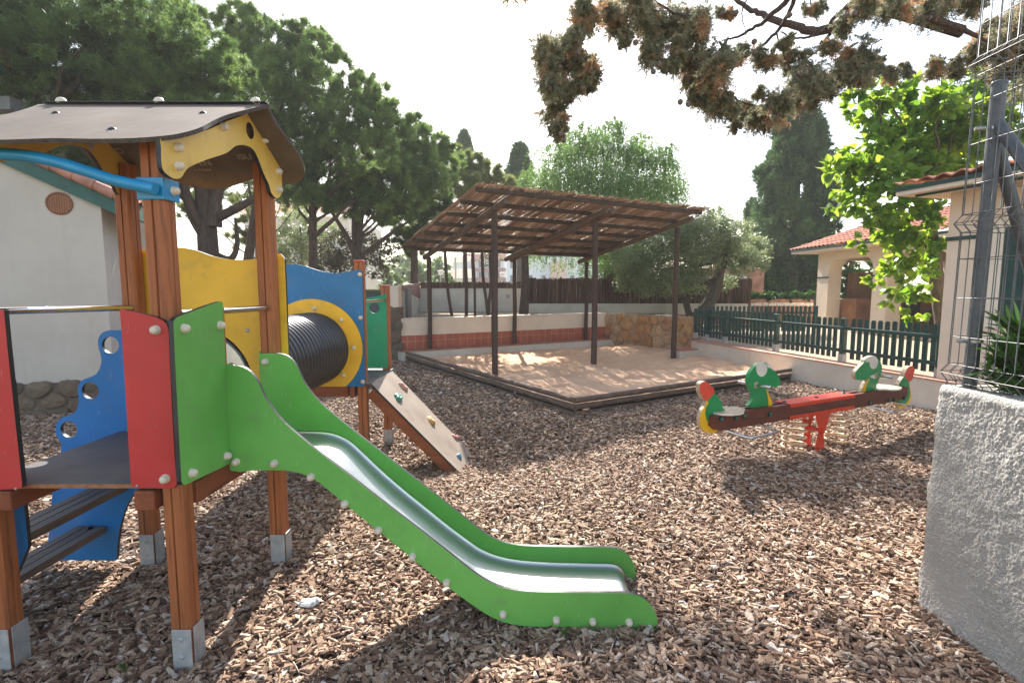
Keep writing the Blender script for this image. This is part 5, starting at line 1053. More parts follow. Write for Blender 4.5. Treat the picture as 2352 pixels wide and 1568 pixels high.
def leaves(P, D, L, W, droop=0, hearts=False):
    n = len(P); d = D+rng.normal(size=(n, 3))*.5; d[:, 2] -= droop; d /= np.linalg.norm(d, axis=1, keepdims=True)
    s = np.cross(d, rng.normal(size=(n, 3))+np.array([0, 0, 1.2])[None]); s /= np.linalg.norm(s, axis=1, keepdims=True)+1e-9; N = np.cross(d, s)
    L = (L*rng.uniform(.6, 1.15, n))[:, None]; W = (W*rng.uniform(.8, 1.15, n))[:, None]
    if hearts:   # folded heart-shaped leaf: midrib base, lobes, widest, tip
        q = [P, P-d*L*.12+s*W*.28+N*W*.05, P+d*L*.22+s*W*.52+N*W*.12, P+d*L*.62+s*W*.36+N*W*.05, P+d*L-N*L*.12, P+d*L*.62-s*W*.36+N*W*.05, P+d*L*.22-s*W*.52+N*W*.12, P-d*L*.12-s*W*.28+N*W*.05, P+d*L*.4-N*W*.04]
        V = np.stack(q, 1).reshape(-1, 3); t_ = np.array([(0, 1, 2), (0, 2, 8), (8, 2, 3), (8, 3, 4), (8, 4, 5), (8, 5, 6), (0, 8, 6), (0, 6, 7)])
        return V, (t_[None]+(np.arange(n)*9)[:, None, None]).reshape(-1, 3), 9
    V = np.stack([P, P+d*L*.45+s*W/2, P+d*L, P+d*L*.45-s*W/2], 1).reshape(-1, 3); return V, np.arange(n*4).reshape(-1, 4), 4
def foliage(name, chunks, mat, parent):
    V = np.concatenate([c[0] for c in chunks]); off = 0; F = []; R = []
    for c in chunks: F.append(c[1]+off); off += len(c[0]); R.append(c[2])
    return npmesh(name, V, np.concatenate(F), mat, parent, attr={'rnd': np.clip(np.concatenate(R), 0, 1)})
def pine_clump(c, r, dens=1.0, nl=.16, w=.017, K=16):
    r = r*1.12; n = int(560*dens*r*r/.8+60); r3 = np.array([r*1.12, r*1.0, r*.78])
    # sub-tufts gathered in small tussocks so the crown has knobs and gaps
    m = max(6, int(n/14)); T, d = cloud(c, r3, m, .45); q = rng.integers(0, m, n); P = T[q]+rng.normal(size=(n, 3))*r*.085; D = d[q]+rng.normal(size=(n, 3))*.3; D[:, 2] += .2; D /= np.linalg.norm(D, axis=1, keepdims=True)
    V, F = needles(P, D, K, nl, w); rn_ = np.repeat(np.clip(rng.random(m)[q]*.6+rng.random(n)*.4, 0, 1), K*3)
    return V, F, rn_
def limb(a, b, r0, r1, parent, mat, name='limb', wob=.12, n=6, mb=None):
    a, b = Vector(a), Vector(b); L = (b-a).length; pts = []
    for k in range(n+1):
        t_ = k/n; p = a.lerp(b, t_)
        if 0 < k < n: p += Vector((random.uniform(-1, 1), random.uniform(-1, 1), random.uniform(-.5, 1)))*wob*L*.35
        pts.append(p)
    pts = catmull(pts, 3, closed=False); m2 = mb or MB(); m2.tube(pts, [r0+(r1-r0)*(i/(len(pts)-1))**.8 for i in range(len(pts))], 10)
    return m2.build(name, [mat], parent) if mb is None else m2
def pine(name, base, topu, clumps, Y, tr, label, mat='pine', dens=1.0, fork=.45, limbs=True, K=16, w=.017, nl=.16, zb=.0, extra=()):
    """base: (u) pixel of trunk foot, topu: (u,v) where the trunk ends; clumps: (u,v,r_px[,dY])"""
    cs = []; 
    for c in clumps:
        yy = Y+(c[3] if len(c) > 3 else random.uniform(-.9, .9)); p = PY(c[0], c[1], yy); cs.append((p, c[2]/FL*yy))
    b = PY(base, 650, Y); b = Vector((b.x, Y, zb)); tp = PY(topu[0], topu[1], Y); T = thing(name, b, label, 'pine tree', 'pine trees behind the playground')
    pts = catmull([b, b.lerp(tp, .3)+Vector((random.uniform(-.1, .1), 0, 0)), b.lerp(tp, .65)+Vector((random.uniform(-.15, .15), .1, 0)), tp], 5, closed=False)
    m2 = MB(); m2.tube(pts, [tr*(1.12-.5*(i/(len(pts)-1))) for i in range(len(pts))], 14); m2.build('trunk', [M['pinebark']], T)
    if limbs:
        order = sorted(cs, key=lambda q: -q[1])[:12]
        for p, r in order:
            st = pts[min(len(pts)-1, int(len(pts)*random.uniform(fork, .98)))]
            if p.z < st.z: st = pts[int(len(pts)*.6)]
            limb(st, p, tr*random.uniform(.28, .45), tr*.08, T, M['pinebark'])
    for a in extra:
        q = [PY(x, y, Y+dy) for x, y, dy in a[0]]; m2 = MB(); k = catmull(q, 4, closed=False); m2.tube(k, [a[1]*(1-.75*i/(len(k)-1)) for i in range(len(k))], 10); m2.build('limb', [M['pinebark']], T)
    foliage('crown', [pine_clump(p, r, dens, nl, w, K) for p, r in cs], M[mat], T); return T
pine('pine_tree', -40, (30, 60), [(20, 20, 95), (110, 70, 85), (30, 130, 95), (190, 20, 80), (110, 170, 80), (190, 110, 80), (250, 60, 60), (10, 240, 70), (200, 200, 60), (-60, 120, 110), (90, 5, 80), (270, 5, 50), (150, 300, 60), (220, 320, 50), (150, 370, 55), (230, 385, 45), (60, 320, 60), (260, 300, 50), (310, 360, 40), (90, 380, 50)], 11.5, .25, 'dark pine filling the upper left corner behind the play tower', 'pine_d', 1.0, K=14)
pine('pine_tree', 478, (455, 300), [(280, 95, 75), (360, 70, 72), (440, 105, 62), (300, 165, 80), (390, 150, 85), (470, 165, 80), (340, 225, 80), (260, 220, 70), (430, 235, 80), (520, 225, 62), (480, 290, 70), (400, 300, 60), (300, 280, 60), (530, 160, 45), (560, 290, 50), (240, 150, 50)], 13, .27, 'big pine with thick forked trunk directly behind the yellow board', 'pine', 1.15,
     extra=[([(470, 520, 0), (440, 480, -.2), (425, 420, -.3), (400, 330, 0)], .13), ([(500, 500, 0), (560, 470, -.3), (610, 440, -.3), (680, 410, 0)], .12), ([(500, 590, .2), (530, 595, 0), (545, 560, 0), (540, 500, 0)], .11), ([(490, 520, 0), (500, 440, 0), (540, 380, 0)], .2)], K=18)
pine('pine_tree', 540, (600, 250), [(560, 50, 42), (600, 85, 50), (650, 95, 48), (700, 95, 42), (740, 110, 36), (765, 150, 32), (600, 160, 65), (670, 165, 62), (720, 200, 55), (620, 235, 70), (560, 130, 50), (690, 260, 60), (560, 340, 50), (620, 320, 60), (510, 60, 28), (405, 35, 36), (450, 45, 26), (370, 20, 26), (420, 5, 22)], 17, .16, 'tall pine whose pale tufted top rises behind the big pine', 'pine', 1.05, w=.02, nl=.2)
pine('pine_tree', 704, (735, 300), [(815, 215, 45), (860, 230, 38), (790, 270, 60), (850, 290, 52), (900, 300, 40), (740, 300, 60), (720, 360, 55), (790, 350, 62), (860, 360, 55), (680, 390, 42), (830, 190, 28), (760, 400, 50), (885, 250, 26), (690, 440, 38), (740, 452, 34), (800, 450, 42), (640, 425, 40)], 17.5, .15, 'pine with a slim leaning trunk right of the yellow board', 'pine', 1.0, zb=.6,
     extra=[([(712, 540, 0), (718, 470, 0), (690, 420, 0), (660, 390, 0)], .09), ([(725, 540, 0), (770, 500, -.2), (790, 480, 0), (840, 440, 0)], .08)], w=.02, nl=.2)
pine('pine_tree', 825, (820, 410), [(940, 300, 38), (985, 320, 36), (1010, 345, 26), (900, 360, 55), (950, 370, 52), (990, 400, 42), (890, 430, 55), (950, 440, 50), (840, 440, 45), (800, 420, 45), (900, 480, 34), (1000, 440, 34), (1030, 370, 28), (960, 285, 20), (860, 480, 36), (910, 500, 34), (800, 470, 30), (870, 400, 50)], 18.5, .17, 'pine with a low spreading fork behind the blue board', 'pine', 1.0, fork=.85, zb=.6,
     extra=[([(820, 600, 0), (800, 550, -.2), (770, 500, -.3), (735, 440, -.2)], .12), ([(825, 590, 0), (880, 550, 0), (920, 520, 0), (960, 500, 0)], .10), ([(822, 590, 0), (830, 500, 0), (850, 420, 0)], .14)], w=.022, nl=.2)
pine('pine_tree', 948, (955, 430), [(955, 470, 42), (985, 500, 36), (930, 510, 36), (965, 545, 30), (1000, 460, 32), (920, 545, 22), (995, 535, 20), (950, 575, 16)], 20.5, .15, 'dark narrow pine left of the shelter roof', 'pine_d', 1.15, zb=.86, w=.022, nl=.2, limbs=False)
pine('pine_tree', 1090, (1090, 480), [(1040, 370, 32), (1075, 385, 36), (1110, 395, 32), (1140, 410, 26), (1060, 430, 40), (1110, 440, 36), (1155, 430, 22), (1030, 410, 26), (1020, 480, 26)], 22, .06, 'pale green pine above the left end of the shelter roof', 'pine_l', 1.1, zb=.86, w=.024, nl=.22, limbs=False)
pine('pine_tree', 600, (590, 470), [(440, 430, 34), (470, 470, 30), (540, 430, 40), (575, 470, 34), (560, 520, 26), (430, 480, 22), (620, 470, 30), (545, 550, 22), (660, 440, 30), (700, 450, 26)], 22, .12, 'far pine with thin olive foliage seen between the posts of the tower', 'pine_l', .75, zb=.6, w=.022, nl=.2)
def leafclump(c, r, n, L, W, lo=.4, droop=0, hearts=False, sq=(1, 1, .85), tuss=14):
    m = max(5, n//tuss); T, d = cloud(c, np.array(sq)*r, m, lo); q = rng.integers(0, m, n); P = T[q]+rng.normal(size=(n, 3))*r*.12
    V, F, k = leaves(P, d[q], L, W, droop, hearts); return V, F, np.repeat(np.clip(rng.random(m)[q]*.5+rng.random(n)*.5, 0, 1), k)
def broad(name, cat, label, trunkpts, tr, clumps, Y, per, L, W, mat, bark='greybark', droop=0, hearts=False, lo=.35, dY=.8, ntw=8, sq=(1, 1, .85), tuss=14, group=None):
    T = thing(name, trunkpts[0], label, cat, group); k = catmull(trunkpts, 4, closed=False); m2 = MB(); m2.tube(k, [tr*(1.15-.6*i/(len(k)-1)) for i in range(len(k))], 12); m2.build('trunk', [M[bark]], T); ch = []
    for i, c in enumerate(clumps):
        yy = Y+(c[3] if len(c) > 3 else random.uniform(-dY, dY)); p = PY(c[0], c[1], yy); r = c[2]/FL*yy
        if i < ntw: limb(k[int(len(k)*.75)], p, tr*.35, tr*.06, T, M[bark])
        ch.append(leafclump(p, r, int(per*r*r), L, W, lo, droop, hearts, sq, tuss))
    foliage('crown', ch, M[mat], T); return T
# olive
oy = 16.3; op = lambda u, v, d=0: PY(u, v, oy+d)
OL = broad('olive_tree', 'olive tree', 'silvery olive tree with a thick leaning trunk behind the stone wall', [Vector((op(1600, 722).x, oy, .8)), op(1625, 700), op(1645, 660), op(1652, 625), op(1665, 585), op(1672, 545)], .19,
    [(1450, 610, 40), (1440, 645, 30), (1480, 575, 45), (1530, 545, 50), (1500, 620, 50), (1560, 600, 55), (1600, 550, 55), (1570, 525, 35), (1640, 530, 45), (1690, 540, 42), (1660, 570, 40), (1720, 570, 40), (1735, 600, 30), (1615, 605, 38), (1545, 655, 34), (1590, 650, 34), (1485, 655, 30), (1750, 560, 18), (1700, 590, 34), (1610, 510, 34), (1650, 585, 34), (1700, 615, 26), (1745, 585, 26), (1590, 580, 40), (1430, 590, 34), (1530, 512, 32), (1650, 500, 26), (1570, 555, 40), (1470, 620, 40), (1670, 650, 20)], oy, 7500, .10, .032, 'olive', tuss=16, lo=.25)
m2 = MB(); m2.tube(catmull([Vector((op(1590, 722).x, oy+.2, .8)), op(1575, 690, .2), op(1572, 650, .2), op(1560, 610, .2)], 4, closed=False), .1, 10); m2.build('trunk', [M['greybark']], OL)
# weeping pepper trees: long hanging strands
def strands(c, r, n, Ls, L, W, top=1):
    ch = []; P, d = cloud(c, (r, r, r*.6), n, .3); m = 22
    out = d.copy(); out[:, 2] = 0; t_ = np.linspace(0, 1, m)[None, :, None]; Ln = (Ls*rng.uniform(.5, 1.2, n))[:, None, None]
    path = P[:, None, :]+out[:, None, :]*Ln*.35*np.sqrt(t_)+np.array([0, 0, 1.0])[None, None]*Ln*(.12*np.sin(t_*3.0)-.95*t_**1.6)+np.cumsum(rng.normal(size=(n, m, 3))*.012, 1)
    Q = np.repeat(path.reshape(-1, 3), 2, 0); D = rng.normal(size=(len(Q), 3))*.6; D[:, 2] -= .8
    V, F, k = leaves(Q, D, L, W, .2); rn_ = np.repeat(np.repeat(rng.random(n), m*2)*.6+rng.random(len(Q))*.4, k); return V, F, rn_
def pepper(base_u, Y, zb, top, clumps, tr, label, n=60, Ls=1.4):
    b = Vector((PY(base_u, 700, Y).x, Y, zb)); T = thing('pepper_tree', b, label, 'weeping tree', 'weeping pepper trees'); tp = PY(*top, Y); k = catmull([b, b.lerp(tp, .4)+Vector((.05, 0, 0)), tp], 5, closed=False); m2 = MB(); m2.tube(k, [tr*(1.1-.5*i/(len(k)-1)) for i in range(len(k))], 12); m2.build('trunk', [M['pinebark']], T); ch = []
    for i, c in enumerate(clumps):
        yy = Y+random.uniform(-1, 1); p = PY(c[0], c[1], yy); r = c[2]/FL*yy
        if i < 9: limb(k[-3], p, tr*.4, tr*.07, T, M['pinebark'])
        ch.append(strands(p, r, int(n*(c[2]/45)**2), Ls*c[2]/45, .10, .03))
    foliage('crown', ch, M['pepper'], T)
pepper(1404, 19, .86, (1400, 470), [(1235, 400, 32), (1280, 350, 42), (1330, 330, 45), (1380, 330, 42), (1400, 300, 30), (1440, 360, 40), (1480, 350, 38), (1520, 380, 38), (1545, 420, 30), (1300, 410, 55), (1370, 410, 60), (1440, 430, 55), (1500, 440, 50), (1250, 440, 34), (1340, 300, 26), (1410, 280, 18), (1470, 320, 24), (1540, 340, 18), (1320, 560, 22), (1380, 570, 26), (1430, 575, 30), (1450, 620, 26), (1270, 570, 18), (1230, 580, 14)], .16, 'weeping pepper tree with drooping bright foliage above the shelter roof', 150, 2.0)
pepper(1203, 17.2, .86, (1203, 520), [(1195, 530, 18), (1225, 545, 20), (1180, 545, 14), (1250, 550, 20)], .15, 'thick dark trunked pepper tree half hidden behind the middle shelter pole', 60, 1.2)
for u, Y, r, lab in ((1392, 20, .08, 'thin brown trunk standing left of the pepper tree trunk'), (1463, 20.5, .22, 'broad reddish trunk behind the far end of the stone wall')):
    b = Vector((PY(u, 700, Y).x, Y, .8)); T = thing('background_tree', b, lab, 'tree'); tp = PY(u+8, 520, Y); m2 = MB(); m2.tube(catmull([b, b.lerp(tp, .5)+Vector((-.06, 0, 0)), tp], 4, closed=False), r, 10); m2.build('trunk', [M['pinebark']], T)
    foliage('crown', [leafclump(PY(u+random.uniform(-30, 30), random.uniform(560, 640), Y+.5), .8, 900, .1, .05, .3) for _ in range(5)], M['pine_d'], T)
# slim trunks behind the cream wall
for i, (pts_, r, lab) in enumerate((([(1041, 735), (1032, 690), (1026, 640), (1022, 570), (1024, 520)], .045, 'slim dark trunk leaning left, first of the slim trees behind the cream wall'), ([(1071, 735), (1071, 650), (1067, 570), (1065, 520)], .05, 'slim straight trunk in front of the white gabled house'), ([(1091, 735), (1090, 650), (1086, 570), (1088, 520)], .035, 'thinnest straight trunk just left of the forked trunk'))):
    q = [PY(u, v, 15.4) for u, v in pts_]; q[0].z = .7; T = thing('slim_tree', q[0], lab, 'tree', 'slim trees behind the cream wall'); m2 = MB(); m2.tube(catmull(q, 4, closed=False), r, 8); m2.build('trunk', [M['twig']], T)
    foliage('crown', [leafclump(PY(pts_[-1][0]+random.uniform(-18, 22), random.uniform(490, 560), 15.6), .3, 240, .07, .035, .2) for _ in range(5)], M['pine_d'], T)
T = thing('slim_tree', PY(1122, 735, 15.4), 'slim forked trunk beside the middle front pole of the shelter', 'tree', 'slim trees behind the cream wall')
for pts_ in ([(1122, 738), (1117, 690), (1110, 640), (1107, 580), (1105, 520)], [(1124, 738), (1123, 700), (1128, 650), (1126, 590), (1128, 520)]):
    q = [PY(u, v, 15.4) for u, v in pts_]; m2 = MB(); m2.tube(catmull(q, 4, closed=False), .045, 8); m2.build('trunk', [M['twig']], T)
foliage('crown', [leafclump(PY(1115+random.uniform(-22, 22), random.uniform(490, 600), 15.6), .3, 260, .07, .035, .2) for _ in range(6)], M['pine_d'], T)
# cypresses
def cypress(u, vtop, vbot, hw, Y, tr, label, n=1500, prof=None, ub=None, blob=.34):
    b = Vector((PY(ub or u, 700, Y).x, Y, .4)); tp = PY(u, vtop, Y); T = thing('cypress_tree', b, label, 'cypress tree', 'cypress trees in the background'); m2 = MB(); m2.tube([b, b.lerp(tp, .5), tp-Vector((0, 0, .6))], [tr, tr*.7, tr*.15], 12); m2.build('trunk', [M['greybark']], T)
    zb = PY(u, vbot, Y).z; H_ = tp.z-zb; R = hw/FL*Y; ch = []; k = 0; nb = int(n/10)
    for i in range(nb):
        t_ = random.random()**.85; rr = R*(prof(t_) if prof else (1-t_)**.6*(.6+.4*min(1, t_*5))); a = random.uniform(0, 2*PI); q = random.uniform(.55, 1.05)*random.choice([1, 1, 1.12])*(1+.13*math.sin(3*a+5*t_)*math.sin(t_*23+2*a)+.07*math.sin(t_*61+a*5))
        c = (b.x+(tp.x-b.x)*t_+rr*q*math.cos(a), Y+rr*q*math.sin(a), zb+H_*t_); bl = blob*random.uniform(.7, 1.25); m_ = 34; P, d = cloud(c, (bl*.6, bl*.6, bl*1.1), m_, .2); d[:, 2] += .7; d[:, 0] += .5*math.cos(a); d[:, 1] += .5*math.sin(a); d /= np.linalg.norm(d, axis=1, keepdims=True)
        V, F = needles(P, d, 7, blob*.55, blob*.11, .45, .3); v0 = random.random()**1.5*.7; ch.append((V, F, np.repeat(v0+rng.random(m_)*.3, 21)))
    foliage('crown', ch, M['cypress'], T)
cypress(1838, 185, 610, 92, 24, .27, 'tall dark cypress rising behind the pavilion roof', 9500, lambda t_: min(1, .75+t_*.5)*(1-max(0, t_-.25)/.75)**.75, ub=1818)
cypress(1193, 345, 450, 30, 34, .2, 'dark cypress top behind the left side of the pepper tree', 1400, blob=.5)
cypress(1068, 315, 360, 16, 40, .2, 'small distant cypress tip left of the shelter roof', 500, blob=.5)
cypress(1725, 470, 600, 18, 30, .2, 'low dark cypress spire just left of the tall cypress', 500, blob=.45)
# shrubs between the pines
def shrub(name, cat, label, clumps, Y, per, L, W, mat, zb=.3, **kw):
    p0 = PY(clumps[0][0], 640, Y); p0.z = zb; return broad(name, cat, label, [p0, p0+Vector((0, .1, .5)), PY(clumps[0][0], clumps[0][1], Y)], .06, clumps, Y, per, L, W, mat, ntw=5, **kw)
shrub('olive_shrub', 'shrub', 'pale grey green bushy tree behind the slim leaning pine', [(690, 520, 40), (660, 550, 34), (720, 560, 34), (680, 590, 40), (640, 590, 24), (755, 530, 26), (700, 490, 20)], 24, 2600, .17, .06, 'olive')
shrub('dark_shrub', 'shrub', 'dark brownish shrub with airy foliage behind the blue board', [(780, 570, 42), (760, 600, 40), (810, 600, 40), (850, 570, 36), (880, 590, 30), (790, 545, 22), (870, 620, 24), (740, 620, 30), (900, 560, 18)], 21, 2200, .13, .07, 'shrubdark')
for i, (u, v, r, Y, lab) in enumerate(((900, 650, 20, 40, 'bright green round bush left of the wing wall'), (960, 625, 26, 55, 'pale green hillside tree left of the shelter pole'), (1000, 615, 24, 60, 'darker hillside tree above the far street lamp'), (925, 600, 20, 75, 'small pale tree high on the hillside'), (1020, 640, 14, 46, 'low green bush at the foot of the far lamp'), (880, 620, 22, 65, 'pale hillside tree beside the dark shrub'))):
    b = PY(u, 660, Y); b.z = 0; broad('hillside_tree', 'tree', lab, [b, b+Vector((0, 0, 1)), PY(u, v, Y)], .1, [(u, v, r), (u-r*.7, v+5, r*.7), (u+r*.7, v+4, r*.7), (u, v+r*.8, r*.8)], Y, 120+9000/Y, .45, .3, 'hillgreen', ntw=2, group='hillside trees beyond the wall')
hd_ = thing('ivy_hedge', (14, 26, .4), 'dense green ivy hedge below the tall cypress', 'hedge')
foliage('hedge_leaves', [leafclump(PY(u, v, 25+random.uniform(-.6, .8)), 1.15, 1500, .16, .13, .3) for u in range(1722, 1872, 18) for v in (620, 655, 680)], M['ivy'], hd_)
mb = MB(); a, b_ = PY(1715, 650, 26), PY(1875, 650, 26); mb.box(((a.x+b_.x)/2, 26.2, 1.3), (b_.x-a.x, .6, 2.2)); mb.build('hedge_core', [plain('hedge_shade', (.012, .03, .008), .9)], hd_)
hd2 = thing('trailing_ivy', (9.5, 19.3, 1.3), 'low trailing ivy spilling over the tiled planter', 'ivy'); foliage('leaves', [leafclump(PY(u, 684, 19.4), .22, 260, .1, .09, .2) for u in range(1655, 1866, 11)], M['ivy'], hd2)
PVt = broad('garden_tree', 'tree', 'green leafy tree seen through the arches of the pavilion', [Vector((14.5, 23, .4)), Vector((14.5, 23, 2)), Vector((14.6, 23, 3))], .15, [(u, v, 26) for u in (1925, 1960, 1995, 2030, 1895) for v in (610, 640, 670)], 23, 500, .2, .15, 'ivy', ntw=3)
# mulberry with big heart-shaped leaves
my = 9.3
MT = broad('mulberry_tree', 'mulberry tree', 'bright green mulberry tree with large heart-shaped leaves against the cream house', [Vector((PY(2150, 700, my+.6).x+.3, my+.6, .42)), PY(2140, 560, my+.6), PY(2130, 450, my+.3), PY(2120, 380, my)], .12,
    [(1975, 215, 32), (2000, 260, 40), (2040, 210, 34), (1965, 250, 26), (2090, 210, 30), (2120, 260, 45), (2060, 270, 45), (2170, 230, 42), (2210, 190, 32), (2230, 260, 42), (2150, 310, 50), (2080, 330, 50), (2020, 320, 45), (1960, 380, 40), (1915, 385, 26), (1990, 390, 50), (2060, 400, 52), (2130, 390, 50), (2200, 340, 50), (2280, 250, 45), (2320, 200, 40), (2270, 320, 40), (1925, 490, 14), (1905, 478, 10), (1975, 450, 42), (2030, 470, 45), (2090, 470, 45), (2140, 460, 30), (2000, 510, 30), (2060, 530, 42), (2110, 530, 40), (2145, 560, 28), (1965, 560, 18), (2080, 590, 38), (2120, 610, 34), (2045, 610, 22), (2015, 640, 18), (2070, 660, 30), (2110, 670, 28), (2050, 690, 14), (2090, 725, 16), (2130, 735, 10), (2330, 300, 30), (2340, 140, 30), (2200, 290, 50, .2), (2250, 200, 45), (2300, 270, 50, .4), (2150, 240, 40), (2240, 340, 42, .5), (2180, 360, 42, .5), (2110, 350, 45, .4), (2040, 360, 40, .4)], my, 1300, .15, .12, 'mulberry', hearts=True, lo=.2, dY=.55, ntw=14, tuss=5, droop=.35)
# oleander behind the wire
OD = thing('oleander_bush', (2.75, 2.75, 1.1), 'oleander bush with long pointed leaves poking through the wire mesh', 'shrub')
def lance(P, d, L, W):
    n = len(P); d = d/np.linalg.norm(d, axis=1, keepdims=True); s = np.cross(d, rng.normal(size=(n, 3))*.5+np.array([0, 0, 1])); s /= np.linalg.norm(s, axis=1, keepdims=True); N = np.cross(s, d); L = (L*rng.uniform(.6, 1.1, n))[:, None]; W = W*np.ones((n, 1)); q = []
    for t_, w_ in ((0, .12), (.2, .7), (.45, 1), (.75, .65), (1, .02)):
        c = P+d*L*t_-N*L*.10*t_*t_; q += [c+s*W*w_/2+N*W*.1*w_, c, c-s*W*w_/2+N*W*.1*w_]
    f = []
    for k in range(4):
        for j in range(2): a = k*3+j; f.append((a, a+1, a+4, a+3))
    return np.stack(q, 1).reshape(-1, 3), (np.array(f)[None]+(np.arange(n)*15)[:, None, None]).reshape(-1, 4), 15
ch = []; m2 = MB()
for i in range(58):
    u, v = random.uniform(2252, 2440), random.uniform(722, 890); yy = random.uniform(2.50, 2.68); tip = PY(u, v, yy); tip.x = max(tip.x, 2.345)
    b = tip+Vector((random.uniform(.1, .35), random.uniform(-.05, .05), -random.uniform(.12, .3))); m2.tube([b, b.lerp(tip, .6)+Vector((0, 0, .03)), tip], [.005, .004, .002], 6)
    n = 18; t_ = rng.uniform(.15, 1, n)[:, None]; P = np.array(b)[None]*(1-t_)+np.array(tip)[None]*t_; D = np.array(tip-b)[None]*1.6+rng.normal(size=(n, 3))*.32+np.array([-.25, 0, .12]); V, F, k = lance(P, D, .125, .024); ch.append((V, F, np.repeat(rng.random(n), k)))
foliage('leaves', ch, M['oleander'], OD); m2.build('stem', [M['twig']], OD)
# overhanging conifer branches across the top
OT = thing('overhanging_conifer', (6.4, 4.6, 0), 'conifer bough with browning scaly foliage and round cones hanging across the top right', 'conifer tree')
m2 = MB(); m2.tube(catmull([Vector((6.6, 4.6, 0)), Vector((6.5, 4.7, 2.5)), Vector((6.2, 4.7, 4.6)), Vector((5.6, 6.5, 8)), Vector((4.5, 13, 11.5)), Vector((3.5, 19, 13.5))], 5, closed=False), [.26-.009*i for i in range(26)], 14); m2.build('trunk', [M['pinebark']], OT)
def d6(p): u, v = zc([p], 2000, 0, 1.568)[0]; return u, v
brs = [([(2900, 200), (2352, 60), (2200, 112), (2050, 190), (1930, 190), (1850, 160), (1700, 120), (1640, 85), (1560, 60), (1480, 0), (1440, -60)], .045, 4.2), ([(2352, 60), (2600, 0), (3000, -100)], .05, 4.4), ([(1830, -60), (1790, 20), (1700, 95), (1640, 150), (1560, 190), (1490, 235), (1420, 245)], .022, 4.0), ([(1850, -30), (1840, 20), (1790, 120), (1740, 190), (1660, 270), (1580, 330), (1500, 400), (1440, 450), (1400, 510)], .016, 3.8), ([(2230, -30), (2200, 20), (2100, 110), (2060, 170), (2000, 210), (1900, 240), (1830, 240), (1760, 200)], .018, 4.1), ([(2230, 0), (2150, 120), (2080, 200), (2020, 290), (1980, 330), (1900, 400)], .02, 4.3), ([(575, -60), (550, 0), (500, 110), (470, 200), (410, 280), (370, 350), (345, 420), (330, 520)], .017, 3.7), ([(575, -60), (800, -160), (1200, -200), (1700, -180)], .03, 3.9), ([(1250, 120), (1120, 90), (1020, 40), (900, -60)], .012, 3.8), ([(1560, -20), (1520, 60), (1530, 150), (1545, 250)], .006, 3.8), ([(1400, 500), (1420, 570), (1520, 640), (1640, 665), (1780, 640)], .010, 3.85), ([(1730, 200), (1770, 300), (1800, 400), (1840, 460)], .006, 3.9), ([(1430, 240), (1350, 380), (1300, 480), (1260, 560)], .010, 3.9), ([(2400, 250), (2352, 270), (2290, 360), (2250, 430)], .006, 4.2), ([(1940, -30), (1960, 80), (1990, 150), (1970, 250), (1990, 380)], .005, 4.0), ([(2700, 100), (3050, 260)], .03, 4.0)]
for pl, r, yy in brs:
    k = [PY(*d6(p), yy+.06*i) for i, p in enumerate(pl)]; k = catmull(k, 4, closed=False); m2 = MB(); m2.tube([p+Vector((random.uniform(-1, 1), random.uniform(-1, 1), random.uniform(-1, 1)))*.006 for p in k], [r*(1-.7*i/(len(k)-1)) for i in range(len(k))], 9); m2.build('bough', [M['twig']], OT)
cl = [(1255, 130, 30), (1290, 118, 30), (1345, 150, 30), (1268, 185, 30), (1300, 205, 30), (1350, 200, 18), (1268, 245, 26), (1282, 285, 20), (1312, 80, 26), (1345, 35, 36), (1330, 190, 22), (1288, 315, 10), (1300, 160, 26), (1355, 165, 20), (1322, 120, 20),
      (1420, 50, 34), (1470, 25, 42), (1395, 15, 22), (1520, 45, 40), (1440, 90, 16), (1500, 100, 28), (1520, 150, 12), (1565, 60, 40), (1540, 150, 18), (1585, 130, 34), (1600, 60, 30), (1590, 190, 28), (1640, 150, 40), (1630, 215, 34), (1600, 225, 16), (1665, 235, 32), (1710, 262, 26), (1750, 262, 26), (1690, 285, 14), (1790, 238, 30), (1830, 215, 34), (1855, 180, 34), (1875, 225, 22), (1820, 140, 26), (1800, 100, 16), (1700, 120, 18), (1760, 130, 24), (1900, 110, 20), (1905, 190, 26), (1935, 165, 28), (1960, 125, 26), (1995, 155, 28), (2035, 160, 22), (1940, 60, 22), (2080, 155, 14), (1985, 15, 26), (2060, 5, 30), (2150, 0, 40), (2230, -5, 30), (2150, 150, 22), (2190, 160, 22), (2245, 110, 30), (2300, 100, 36), (2330, 60, 36), (2270, 60, 16), (2345, 130, 30), (2300, 165, 22), (1870, 20, 18), (1745, 215, 14), (1560, 110, 22), (1665, 30, 14), (2400, 30, 60), (2400, 140, 50)]
ch = []; m2 = MB(); cones = []
def unit(v): return v/(np.linalg.norm(v, axis=-1, keepdims=True)+1e-9)
